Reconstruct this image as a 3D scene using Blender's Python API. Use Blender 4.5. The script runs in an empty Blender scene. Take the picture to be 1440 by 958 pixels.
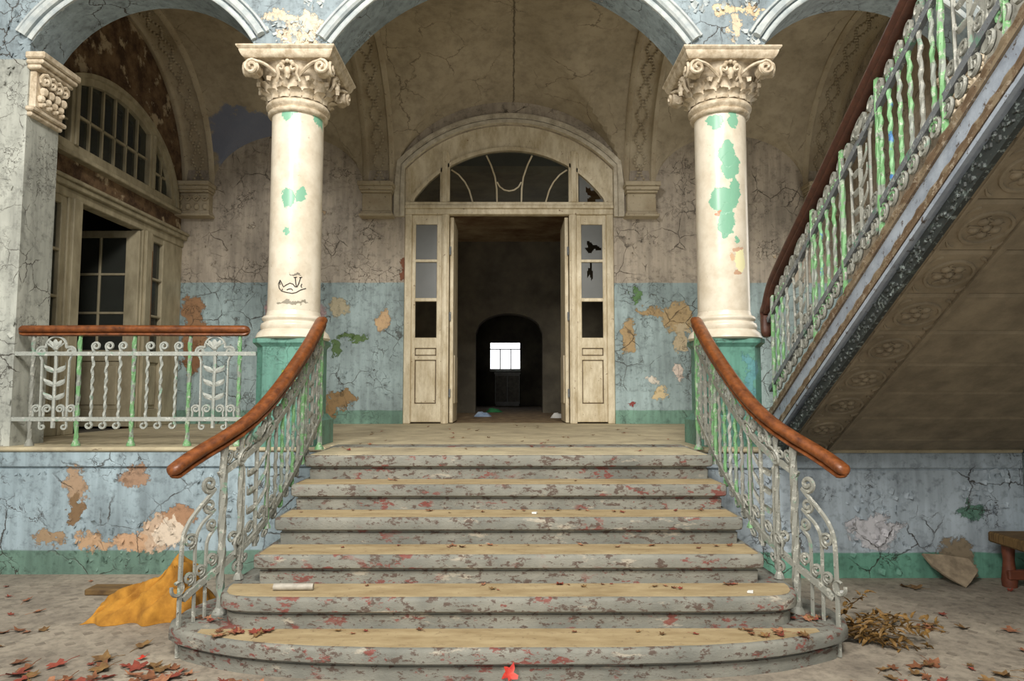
import bpy, bmesh, math, random
from mathutils import Vector, Matrix, noise
R = math.radians
PI = math.pi
rnd = random.Random(7)
SC = bpy.context.scene
COL = SC.collection

# ------------------------------------------------------------------ camera, world, lights, exposure
EYE = 1.48
cam_d = bpy.data.cameras.new('camera')
cam = bpy.data.objects.new('camera', cam_d)
COL.objects.link(cam)
cam_d.sensor_width = 36.0
cam_d.lens = 970.0 / 1440.0 * 36.0
cam_d.clip_start = 0.05
cam.location = (0, 0, EYE)
cam.rotation_euler = (R(90 + 4.19), 0, -math.atan(4 / 970.0))
SC.camera = cam

world = bpy.data.worlds.new('world')
SC.world = world
world.use_nodes = True
bg = world.node_tree.nodes['Background']
bg.inputs[0].default_value = (0.93, 0.97, 1.0, 1)
bg.inputs[1].default_value = 0.30


def area_light(name, loc, target, sx, sy, power, color):
    d = bpy.data.lights.new(name, 'AREA')
    d.shape = 'RECTANGLE'
    d.size, d.size_y = sx, sy
    d.energy = power
    d.color = color
    o = bpy.data.objects.new(name, d)
    COL.objects.link(o)
    o.location = loc
    o.rotation_euler = (Vector(target) - Vector(loc)).to_track_quat('-Z', 'Y').to_euler()
    return o


area_light('hall_left_window_light', (-3.0, -2.2, 6.2), (2.2, 5.8, .8), 1.6, 1.6, 480, (1.0, 0.96, 0.90))
area_light('hall_window_light', (0.5, -2.6, 8.5), (0.0, 7.0, 2.4), 2.2, 1.8, 1000, (1.0, 0.95, 0.87))
area_light('hall_low_fill', (-1.2, -3.1, 1.7), (0.0, 8.0, 3.6), 2.2, 2.6, 110, (1.0, 0.97, 0.92))  # added low fill that lifts the vaults and upper back wall
area_light('landing_side_fill', (4.66, 8.0, 3.3), (-2.0, 8.2, 3.6), 1.6, 2.2, 36, (1.0, 0.95, 0.86))  # added fill before the plain right wall, brightens landing and vaults
area_light('inner_room_fill', (-2.9, 12.4, 2.9), (0.5, 12.0, 3.6), 1.2, 1.6, 10, (1.0, 0.9, 0.75))  # added weak fill so the room behind the door is not black
SC.view_settings.view_transform = 'Standard'
SC.view_settings.look = 'None'
SC.view_settings.exposure = 0.0
SC.view_settings.gamma = 1.0
SC.view_settings.use_curve_mapping = False


# ------------------------------------------------------------------ materials
def C(h):
    h = h.lstrip('#')
    out = []
    for i in (0, 2, 4):
        c = int(h[i:i + 2], 16) / 255.0
        out.append(c / 12.92 if c <= 0.04045 else ((c + 0.055) / 1.055) ** 2.4)
    return (*out, 1.0)


class G:
    """small builder for a node material"""

    def __init__(s, name):
        s.m = bpy.data.materials.new(name)
        s.m.use_nodes = True
        s.t = s.m.node_tree
        s.bsdf = s.t.nodes['Principled BSDF']
        s.pos = s.node('ShaderNodeNewGeometry').outputs['Position']
        s.obj = s.node('ShaderNodeTexCoord').outputs['Object']

    def node(s, typ, **kw):
        n = s.t.nodes.new(typ)
        for k, v in kw.items():
            setattr(n, k, v)
        return n

    def put(s, sock, v):
        if isinstance(v, bpy.types.NodeSocket):
            s.t.links.new(v, sock)
        else:
            sock.default_value = v

    def noise(s, vec, scale, detail=4, rough=0.55, color=False):
        n = s.node('ShaderNodeTexNoise')
        s.put(n.inputs['Vector'], vec)
        n.inputs['Scale'].default_value = scale
        n.inputs['Detail'].default_value = detail
        n.inputs['Roughness'].default_value = rough
        return n.outputs['Color' if color else 'Fac']

    def vor(s, vec, scale, feature='F1'):
        n = s.node('ShaderNodeTexVoronoi', feature=feature)
        s.put(n.inputs['Vector'], vec)
        n.inputs['Scale'].default_value = scale
        return n.outputs['Distance']

    def math(s, op, a, b=0.0, c=0.0, clamp=False):
        n = s.node('ShaderNodeMath', operation=op, use_clamp=clamp)
        s.put(n.inputs[0], a)
        s.put(n.inputs[1], b)
        s.put(n.inputs[2], c)
        return n.outputs[0]

    def step(s, v, a, b):
        """0 below a, 1 above b"""
        n = s.node('ShaderNodeMapRange')
        s.put(n.inputs['Value'], v)
        n.inputs['From Min'].default_value = a
        n.inputs['From Max'].default_value = b
        return n.outputs['Result']

    def mix(s, f, a, b):
        n = s.node('ShaderNodeMix', data_type='RGBA')
        s.put(n.inputs[0], f)
        s.put(n.inputs[6], a)
        s.put(n.inputs[7], b)
        return n.outputs[2]

    def mul(s, col, f):
        """multiply a colour by a grey factor socket"""
        n = s.node('ShaderNodeMix', data_type='RGBA', blend_type='MULTIPLY')
        n.inputs[0].default_value = 1.0
        s.put(n.inputs[6], col)
        c = s.node('ShaderNodeCombineColor')
        for i in range(3):
            s.put(c.inputs[i], f)
        s.t.links.new(c.outputs[0], n.inputs[7])
        return n.outputs[2]

    def vadd(s, v, colr, k):
        """v + (colr-0.5)*k"""
        a = s.node('ShaderNodeVectorMath', operation='SUBTRACT')
        s.put(a.inputs[0], colr)
        a.inputs[1].default_value = (0.5, 0.5, 0.5)
        b = s.node('ShaderNodeVectorMath', operation='SCALE')
        s.t.links.new(a.outputs[0], b.inputs[0])
        b.inputs['Scale'].default_value = k
        c = s.node('ShaderNodeVectorMath', operation='ADD')
        s.put(c.inputs[0], v)
        s.t.links.new(b.outputs[0], c.inputs[1])
        return c.outputs[0]

    def scale(s, v, k):
        b = s.node('ShaderNodeVectorMath', operation='MULTIPLY')
        s.put(b.inputs[0], v)
        b.inputs[1].default_value = k
        return b.outputs[0]

    def sep(s, v):
        n = s.node('ShaderNodeSeparateXYZ')
        s.put(n.inputs[0], v)
        return n.outputs

    def patch(s, sep, ax, cx, cz, rx, rz, soft=0.12):
        """elliptic patch mask around (cx, cz) on already wobbled coordinates"""
        a = s.math('DIVIDE', s.math('SUBTRACT', sep[ax], cx), rx)
        b = s.math('DIVIDE', s.math('SUBTRACT', sep[2], cz), rz)
        d = s.math('ADD', s.math('MULTIPLY', a, a), s.math('MULTIPLY', b, b))
        return s.step(d, 1.0 + soft, 1.0 - soft)

    def out(s, color, rough=0.7, height=None, strength=0.4, dist=0.01, metallic=0.0, spec=None):
        s.put(s.bsdf.inputs['Base Color'], color)
        s.put(s.bsdf.inputs['Roughness'], rough)
        s.bsdf.inputs['Metallic'].default_value = metallic
        if spec is not None:
            s.bsdf.inputs['Specular IOR Level'].default_value = spec
        if height is not None:
            b = s.node('ShaderNodeBump')
            b.inputs['Strength'].default_value = strength
            b.inputs['Distance'].default_value = dist
            s.put(b.inputs['Height'], height)
            s.t.links.new(b.outputs[0], s.bsdf.inputs['Normal'])
        return s.m


def wall_mat(name, bands, under='#b09878', under2='#d8d0c0', crack=0.5, peel=0.66, patches=(), ax=0, rough=0.6,
             bandwob=0.02, scale=1.0, dirt=0.35):
    """old wall paint in horizontal bands (z limits), cracked and peeling"""
    g = G(name)
    wob = g.noise(g.pos, 5 * scale, 5, 0.6, True)
    p2 = g.vadd(g.pos, wob, 0.22)
    pj = g.vadd(g.pos, g.noise(g.pos, 6.5, 9, 0.72, True), 0.42)
    sp = g.sep(pj)
    nz = g.noise(g.pos, 3.0, 3)
    z = g.math('ADD', g.sep(g.pos)[2], g.math('MULTIPLY', g.math('SUBTRACT', nz, 0.5), bandwob * 2))
    col = C(bands[0][1])
    for zl, c in bands[1:]:
        col = g.mix(g.step(z, zl - 0.006, zl + 0.006), col, C(c))
    big = g.noise(g.pos, 1.3, 4)
    col = g.mul(col, g.step(big, -0.25, 0.72))
    fine = g.noise(g.pos, 14, 6, 0.7)
    streak = g.noise(g.scale(g.pos, (7.0, 7.0, 0.8)), 1.6, 4, 0.6)
    col = g.mul(col, g.math('ADD', 1 - dirt, g.math('MULTIPLY', g.step(streak, 0.3, 0.62), dirt)))
    # thin paint shells: lighter new undercoat, then darker holes to the render
    peeln = g.noise(p2, 2.3 * scale, 9, 0.68)
    pm = g.step(peeln, peel, peel + 0.012)
    undercol = g.mix(g.step(g.noise(g.pos, 4.0, 3), 0.42, 0.58), C(under), C(under2))
    col = g.mix(pm, col, undercol)
    masks = pm
    for (cx, cz, rx, rz, c, *op) in patches:
        m = g.patch(sp, ax, cx, cz, rx, rz)
        if op:
            m = g.math('MULTIPLY', m, op[0])
        col = g.mix(m, col, C(c))
        masks = g.math('MAXIMUM', masks, m)
    d1 = g.vor(g.vadd(g.pos, wob, 0.12), 3.2 * scale, 'DISTANCE_TO_EDGE')
    cm = g.math('MULTIPLY', g.step(d1, 0.02, 0.006), g.step(g.noise(g.pos, 1.9, 4), 0.5, 0.6))
    d2 = g.vor(g.vadd(g.pos, wob, 0.3), 8.0 * scale, 'DISTANCE_TO_EDGE')
    cm2 = g.math('MULTIPLY', g.step(d2, 0.03, 0.008), g.step(g.noise(g.pos, 2.7, 5), 0.54, 0.62))
    cm = g.math('MAXIMUM', cm, cm2)
    col = g.mix(g.math('MULTIPLY', cm, crack), col, C('#3a3128'))
    edge = g.math('MULTIPLY', g.step(peeln, peel - 0.022, peel), g.step(peeln, peel + 0.012, peel))
    col = g.mix(g.math('MULTIPLY', edge, 0.55), col, C('#4a4036'))
    col = g.mul(col, g.step(fine, 0.05, 0.5))
    h = g.math('SUBTRACT', g.math('ADD', g.math('MULTIPLY', fine, 0.25), g.math('MULTIPLY', edge, 0.8)),
               g.math('ADD', g.math('MULTIPLY', masks, 0.9), g.math('MULTIPLY', cm, 0.8)))
    return g.out(col, rough, h, 0.55, 0.02)


def iron_mat(name, base, patch, light, pt=0.55):
    g = G(name)
    n = g.noise(g.pos, 9, 5, 0.65)
    f = g.noise(g.pos, 60, 4, 0.7)
    col = g.mix(g.step(n, pt, pt + 0.05), C(base), C(patch))
    col = g.mix(g.step(g.noise(g.pos, 30, 6, 0.7), 0.56, 0.6), col, C(light))
    col = g.mix(g.step(f, 0.62, 0.66), col, C('#3b2f26'))
    return g.out(col, 0.55, f, 0.5, 0.004)


def plain_mat(name, a, b, scale=6, rough=0.6, bump=0.25, dist=0.005, stretch=(1, 1, 1), spec=None):
    g = G(name)
    v = g.scale(g.pos, stretch)
    n = g.noise(v, scale, 6, 0.62)
    col = g.mix(g.step(n, 0.35, 0.66), C(a), C(b))
    return g.out(col, rough, n, bump, dist, spec=spec)


M = {}
back_patches = [(-4.5, 2.6, .14, .22, '#8d6a4a'), (-4.42, 2.28, .2, .2, '#8d6a4a'), (-4.48, 1.95, .12, .25, '#7d583a'),
                (-2.36, 1.38, .2, .13, '#8c7048'), (-2.5, 1.27, .09, .16, '#8c7048'), (-1.79, 2.47, .11, .14, '#c2a27a'),
                (-2.2, 2.24, .2, .05, '#4f6b35'), (-2.45, 2.1, .08, .12, '#4f6b3a'), (-2.43, 2.66, .12, .14, '#b3a98c'),
                (-3.04, 2.54, .42, .42, '#b87876', .55),
                (1.70, 2.25, .1, .24, '#a98f66'), (2.02, 2.6, .24, .06, '#ab9168'), (2.42, 2.52, .22, .22, '#b9a077'),
                (2.45, 2.22, .1, .2, '#c9b898'), (2.4, 1.73, .06, .14, '#e2d2c6'), (2.14, 1.47, .09, .09, '#d9c49a'),
                (1.80, 2.84, .05, .13, '#5d8450'), (1.77, 1.28, .05, .04, '#8a3a34'), (2.02, 1.62, .05, .05, '#e6ddce'),
                (-1.53, 3.2, .05, .16, '#7a4426')]
M['back'] = wall_mat('back_wall_paint', [(0, '#7fa896'), (1.21, '#adc2c4'), (3.02, '#c9bcaa')], crack=0.8, peel=0.70,
                     patches=back_patches, bandwob=0.012)
par_patches = [(-3.54, .70, .09, .16, '#a68c72'), (-3.53, .5, .06, .13, '#7d6448'), (-3.08, .78, .12, .10, '#a0826a'),
               (-2.72, .44, .14, .10, '#a68062'), (-2.9, .32, .12, .15, '#bfa68e'), (-2.76, .33, .1, .12, '#d8c8b4'),
               (-3.1, .26, .16, .07, '#c09c7c'), (-3.38, .26, .16, .06, '#b89878'), (-3.75, .28, .12, .06, '#9c8468')]
M['parapet_left'] = wall_mat('parapet_paint_left', [(0, '#7a9c8c'), (.19, '#b0c4cd')], crack=0.9, peel=0.69, patches=par_patches)
M['parapet_right'] = wall_mat('parapet_paint_right', [(0, '#78b39c'), (.2, '#c3d1db')], crack=0.9, peel=0.70, scale=1.25, under2='#c8d0d8',
                              patches=[(3.55, .1, .16, .2, '#8a7c66'), (2.9, .36, .2, .13, '#c9c8cc'), (3.7, .52, .1, .09, '#5f8474')])
imp_patches = [(-2.0, 4.74, .16, .06, '#d8c8ae'), (-1.78, 4.66, .17, .13, '#d9cdb6'), (-1.8, 4.5, .14, .1, '#d6c4a8'),
               (-1.95, 4.55, .06, .1, '#d0bea6'), (1.95, 4.82, .13, .05, '#dac6a2'), (1.98, 4.65, .06, .1, '#d2c0a4'), (2.15, 4.82, .08, .04, '#d6bd98')]
M['arcade'] = wall_mat('arcade_paint', [(0, '#c9ccc2'), (4.36, '#a9bac2')], crack=0.9, peel=0.68, patches=imp_patches, under='#d9d4c8',
                       under2='#c4ccd0', scale=1.4)
M['hall'] = wall_mat('hall_wall_paint', [(0, '#6f8a80'), (.2, '#98a6a8'), (2.2, '#bfbdb2')], crack=0.9)
g = G('vault_plaster')
n1 = g.noise(g.pos, 1.1, 6, 0.65)
n2 = g.noise(g.pos, 7, 7, 0.7)
col = g.mix(g.step(n1, 0.35, 0.68), C('#998d76'), C('#b4a78f'))
col = g.mul(col, g.step(n2, -0.3, 0.55))
wv = g.sep(g.vadd(g.pos, g.noise(g.pos, 4, 6, 0.65, True), 0.7))
stain = g.patch(wv, 0, -3.72, 5.02, .62, .42, 0.15)
col = g.mix(g.math('MULTIPLY', stain, g.math('MULTIPLY', g.step(g.sep(g.pos)[1], 8.4, 8.9), 0.85)), col, C('#6a748c'))
# the long crack along the crown of the middle bay
cx = g.math('ABSOLUTE', g.math('ADD', g.sep(g.vadd(g.pos, g.noise(g.pos, 9, 4, 0.6, True), 0.06))[0], -0.06))
col = g.mix(g.math('MULTIPLY', g.step(cx, 0.016, 0.006), 0.75), col, C('#3e3426'))
ck = g.vor(g.vadd(g.pos, g.noise(g.pos, 3, 5, 0.6, True), 0.3), 1.7, 'DISTANCE_TO_EDGE')
col = g.mix(g.math('MULTIPLY', g.step(ck, 0.014, 0.004), g.math('MULTIPLY', g.step(n1, 0.5, 0.6), 0.6)), col, C('#4a3f30'))
M['vault'] = g.out(col, 0.85, n2, 0.3, 0.02)
g = G('rib_plaster')
n1 = g.noise(g.pos, 24, 6, 0.75)
n2 = g.noise(g.pos, 2.5, 5, 0.6)
col = g.mix(g.step(n2, 0.4, 0.62), C('#a5977e'), C('#b9ad95'))
col = g.mix(g.step(n1, 0.60, 0.68), col, C('#4c4438'))
M['rib'] = g.out(col, 0.85, n1, 0.8, 0.015)
M['stucco'] = plain_mat('white_stucco', '#b0a692', '#d6cebb', 9, 0.7, 0.5, 0.008)
M['grey_stucco'] = plain_mat('archivolt_paint', '#9fa9ac', '#c6cbc8', 8, 0.6, 0.4, 0.006)  # pale blue-grey mix for arcade archivolts and impost flakes
M['capital'] = plain_mat('capital_plaster', '#a8977d', '#dccfb8', 16, 0.6, 0.6, 0.008)

# brown decayed brick behind the left lunette
g = G('bare_brown_masonry')
n1 = g.noise(g.pos, 4.5, 7, 0.7)
n2 = g.noise(g.pos, 11, 5, 0.7)
col = g.mix(g.step(n1, 0.40, 0.62), C('#46311f'), C('#7d6448'))
col = g.mix(g.step(g.noise(g.pos, 3.2, 6, 0.65), 0.56, 0.62), col, C('#b5a488'))
M['masonry'] = g.out(col, 0.9, n1, 0.8, 0.03)


def column_mat(name, cx, blobs, extra, dx=0.0):
    g = G(name)
    wob = g.noise(g.pos, 16, 6, 0.65, True)
    sp = g.sep(g.vadd(g.pos, wob, 0.11))
    front = g.step(g.sep(g.pos)[1], 6.03, 6.0)
    n = g.noise(g.pos, 5, 6, 0.65)
    col = g.mix(g.step(n, 0.36, 0.6), C('#cbbfaa'), C('#dfd6c4'))
    sp2 = g.noise(g.pos, 26, 5, 0.7)
    col = g.mix(g.math('MULTIPLY', g.step(sp2, 0.66, 0.7), 0.7), col, C('#a08a70'))
    h = g.math('MULTIPLY', n, 0.2)
    for (bx, bz, rx, rz, c) in list(blobs) + list(extra):
        bx += dx
        m = g.math('MULTIPLY', g.patch(sp, 0, cx + bx, bz, rx, rz, 0.06), front)
        col = g.mix(m, col, C(c))
        h = g.math('SUBTRACT', h, g.math('MULTIPLY', m, 0.5))
    return g.out(col, 0.3, h, 0.35, 0.006)


GRN = '#7db296'
M['col_left'] = column_mat('column_paint_left', -1.89, [(-.045, 3.13, .06, .085, GRN), (.06, 3.16, .045, .07, GRN), (-.05, 2.84, .02, .03, GRN),
                           (-.07, 3.88, .05, .07, GRN), (-.03, 3.9, .05, .03, GRN), (.19, 3.9, .05, .1, GRN)],
                           [(0.03, 2.47, .05, .008, '#7a7468'), (.0, 2.23, .12, .014, '#908a7a')], .04)
M['col_right'] = column_mat('column_paint_right', 1.89, [(-.06, 3.82, .06, .07, GRN), (.1, 3.83, .05, .08, GRN), (.04, 3.52, .07, .12, GRN), (.06, 3.42, .08, .12, GRN),
                            (.0, 3.12, .11, .12, GRN), (.1, 3.2, .05, .12, GRN), (.02, 2.95, .07, .14, GRN), (.0, 2.86, .04, .08, GRN), (.105, 2.78, .018, .04, GRN)],
                            [(-.05, 3.0, .018, .018, '#c08a6a'), (.13, 2.6, .05, .1, '#e8e2b4'), (.11, 2.69, .05, .02, '#c8a48a'), (.06, 2.62, .02, .04, '#d0b090'), (.1, 2.49, .04, .02, '#c09c80')], -.045)
M['pedestal'] = wall_mat('pedestal_paint', [(0, '#6fa796')], crack=0.5, peel=0.71, under='#5f8fa0', under2='#8fb8b8', scale=2, rough=0.45,
                         patches=[(-1.83, 1.6, .06, .05, '#a8c040'), (2.02, 1.5, .05, .3, '#5a8fae', .4)])
g = G('stair_stone')
n1 = g.noise(g.scale(g.pos, (1, 1, 2.0)), 15, 8, 0.72)
n2 = g.noise(g.scale(g.pos, (.6, .6, 2.0)), 5, 6, 0.7)
n3 = g.noise(g.pos, 3, 4, 0.6)
col = g.mix(g.step(n3, 0.35, 0.65), C('#6f7069'), C('#8a897f'))
col = g.mix(g.math('MULTIPLY', g.step(n2, 0.60, 0.66), 0.6), col, C('#b9ae9c'))
col = g.mix(g.math('MULTIPLY', g.step(n1, 0.54, 0.58), 0.9), col, C('#54433a'))
red = g.math('MULTIPLY', g.step(g.noise(g.scale(g.pos, (1, 1, 2.2)), 7.3, 6, 0.68), 0.58, 0.61), g.step(g.noise(g.pos, 1.7, 2), 0.46, 0.54))
col = g.mix(g.math('MULTIPLY', red, 0.85), col, C('#7a3c34'))
M['step'] = g.out(col, 0.75, n1, 0.6, 0.012)
g = G('tread_inlay')
n1 = g.noise(g.scale(g.pos, (.5, 1.6, 1)), 6, 7, 0.65)
col = g.mix(g.step(n1, 0.3, 0.68), C('#8c7856'), C('#b2a07c'))
col = g.mix(g.math('MULTIPLY', g.step(g.noise(g.pos, 22, 6, 0.75), 0.58, 0.68), 0.6), col, C('#66503a'))
M['tread'] = g.out(col, 0.7, n1, 0.3, 0.006)
g = G('landing_stone')
n1 = g.noise(g.pos, 3.5, 7, 0.65)
col = g.mix(g.step(n1, 0.33, 0.66), C('#9c9078'), C('#c4b898'))
col = g.mix(g.math('MULTIPLY', g.step(g.noise(g.scale(g.pos, (.6, 1.2, 1)), 13, 5, 0.7), 0.62, 0.66), 0.75), col, C('#5c4d3c'))
M['landing'] = g.out(col, 0.7, n1, 0.3, 0.008)
g = G('hall_floor_dust')
n1 = g.noise(g.pos, 2.2, 8, 0.68)
n2 = g.noise(g.pos, 17, 6, 0.7)
col = g.mix(g.step(n1, 0.33, 0.66), C('#7d7468'), C('#a69c8c'))
col = g.mul(col, g.step(n2, 0.0, 0.55))
M['floor'] = g.out(col, 0.75, n2, 0.4, 0.008)
M['dot'] = plain_mat('dark_floor_dot', '#6d655a', '#8a8072', 20, 0.7)
g = G('door_paint')
n1 = g.noise(g.scale(g.pos, (1, 1, .35)), 8, 7, 0.7)
col = g.mix(g.step(n1, 0.36, 0.62), C('#b8a887'), C('#dfd4ba'))
col = g.mix(g.step(g.noise(g.pos, 19, 6, 0.72), 0.64, 0.68), col, C('#77583c'))
M['door'] = g.out(col, 0.55, n1, 0.3, 0.006)
M['groove'] = plain_mat('door_shadow_gap', '#4a3a28', '#6a563e', 12)  # dark strip colour imitating the shade in the panel grooves
M['side_door'] = plain_mat('side_door_paint', '#8c836b', '#b0a68c', 7, 0.55, 0.3, 0.006, (1, 1, .4))
M['bare_wood'] = plain_mat('bare_wood', '#6b4426', '#8a5c36', 9, 0.6, 0.3, 0.004, (6, 6, .6))
M['iron'] = iron_mat('railing_iron_grey', '#86877f', '#74917f', '#aeaea4', 0.6)
M['iron_pale'] = iron_mat('railing_iron_pale', '#a0a49d', '#7f9e8a', '#c2c4bc', 0.62)
M['iron_green'] = iron_mat('railing_iron_green', '#6f9f6c', '#868c84', '#a9b8a2', 0.5)
M['iron_blue'] = iron_mat('railing_iron_blue', '#78a878', '#3f70a8', '#b0bcac', 0.56)
M['iron_dark'] = iron_mat('railing_iron_dark', '#6c7074', '#5c8470', '#9aa09c', 0.6)
g = G('handrail_wood')
n1 = g.noise(g.scale(g.pos, (3, 3, 3)), 6, 7, 0.68)
col = g.mix(g.step(n1, 0.3, 0.7), C('#472310'), C('#8e5228'))
col = g.mix(g.step(g.noise(g.pos, 24, 5, 0.7), 0.64, 0.7), col, C('#3c1e10'))
M['handrail'] = g.out(col, 0.38, n1, 0.15, 0.004)
g = G('handrail_wood_shaded')  # handrail wood with the shade on the upper rail mixed into its colour
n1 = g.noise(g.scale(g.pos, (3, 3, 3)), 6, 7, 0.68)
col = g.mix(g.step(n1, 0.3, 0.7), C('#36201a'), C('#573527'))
M['handrail_shaded'] = g.out(col, 0.45, n1, 0.15, 0.004)
g = G('stringer_paint')
n1 = g.noise(g.pos, 18, 6, 0.72)
n2 = g.noise(g.pos, 5, 6, 0.68)
col = g.mix(g.step(n2, 0.38, 0.62), C('#8a93a0'), C('#aab4c0'))
col = g.mix(g.step(n1, 0.58, 0.64), col, C('#554b44'))
M['stringer'] = g.out(col, 0.5, n1, 0.4, 0.006)
M['rope'] = iron_mat('stringer_moulding', '#6f5c48', '#857660', '#a39684', 0.5)
M['stringer_low'] = iron_mat('stringer_peeling_edge', '#2f3433', '#4a5450', '#7c8684', 0.6)
g = G('soffit_stone')
n1 = g.noise(g.pos, 5, 7, 0.65)
col = g.mix(g.step(n1, 0.34, 0.66), C('#6c614f'), C('#8c7f69'))
M['soffit'] = g.out(col, 0.8, g.noise(g.pos, 15, 6, 0.7), 0.35, 0.008)
M['cloth'] = plain_mat('yellow_cloth', '#8a5c18', '#b9842e', 8, 0.9, 0.7, 0.01)
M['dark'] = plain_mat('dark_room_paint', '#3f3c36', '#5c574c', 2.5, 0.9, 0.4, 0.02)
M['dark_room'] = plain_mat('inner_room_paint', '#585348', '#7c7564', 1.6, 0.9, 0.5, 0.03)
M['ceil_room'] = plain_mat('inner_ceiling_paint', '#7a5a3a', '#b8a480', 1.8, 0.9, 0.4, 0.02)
M['litter_floor'] = plain_mat('inner_floor_litter', '#5a4632', '#a08a68', 6, 0.85, 0.6, 0.03)
M['white'] = plain_mat('white_scrap', '#c9c9c4', '#e6e6e2', 9, 0.6)
M['rail_scrap'] = plain_mat('weathered_tube', '#8c877c', '#b4aea2', 14, 0.6)
M['rubble'] = plain_mat('rubble', '#7d6f5c', '#a8977e', 12, 0.85, 0.6, 0.01)
M['plank'] = plain_mat('old_plank', '#4e3a20', '#7d6238', 7, 0.7, 0.4, 0.006, (1, 8, 1))
M['red_wood'] = plain_mat('red_brown_wood', '#4a2418', '#74402a', 7, 0.6, 0.3, 0.006)
M['ink'] = plain_mat('graffiti_ink', '#1c1a18', '#2e2a26', 9, 0.8)
for i, (a, b) in enumerate([('#5e3824', '#86583a'), ('#6e3226', '#8e4232'), ('#5a4026', '#86683e'), ('#7a4a34', '#a87858')]):
    M['leaf%d' % i] = plain_mat('dry_leaf_%d' % i, a, b, 30, 0.7, 0.4, 0.003)
M['red_leaf'] = plain_mat('red_leaf', '#a01c18', '#c83c28', 30, 0.55)
M['twig'] = plain_mat('twig_bark', '#4a3824', '#6a5434', 30, 0.8)
M['ochre_leaf'] = plain_mat('ochre_leaf', '#5c4620', '#866430', 30, 0.7)
M['teal_scrap'] = plain_mat('green_scrap', '#2e7a4a', '#48a066', 12, 0.6)
M['blue_scrap'] = plain_mat('blue_scrap', '#8098b8', '#b0c4dc', 12, 0.6)


def glass_mat(name, tint, opac, rough):
    g = G(name)
    tr = g.node('ShaderNodeBsdfTransparent')
    tr.inputs[0].default_value = C('#c8ccc8')
    mx = g.node('ShaderNodeMixShader')
    n = g.noise(g.pos, 3.5, 5, 0.6)
    g.put(mx.inputs[0], g.math('ADD', opac - 0.12, g.math('MULTIPLY', n, 0.24)))
    g.put(g.bsdf.inputs['Base Color'], C(tint))
    g.bsdf.inputs['Roughness'].default_value = rough
    g.t.links.new(tr.outputs[0], mx.inputs[1])
    g.t.links.new(g.bsdf.outputs[0], mx.inputs[2])
    g.t.links.new(mx.outputs[0], g.t.nodes['Material Output'].inputs['Surface'])
    return g.m


M['glass_dusty'] = glass_mat('dusty_glass', '#7c7f7f', 0.75, 0.3)
M['glass_dark'] = glass_mat('dark_glass', '#4a4d48', 0.5, 0.15)
g = G('daylight_window')
em = g.node('ShaderNodeEmission')
em.inputs[0].default_value = (0.95, 0.97, 1, 1)
em.inputs[1].default_value = 2.6
g.t.links.new(em.outputs[0], g.t.nodes['Material Output'].inputs['Surface'])
M['daylight'] = g.m


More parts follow.
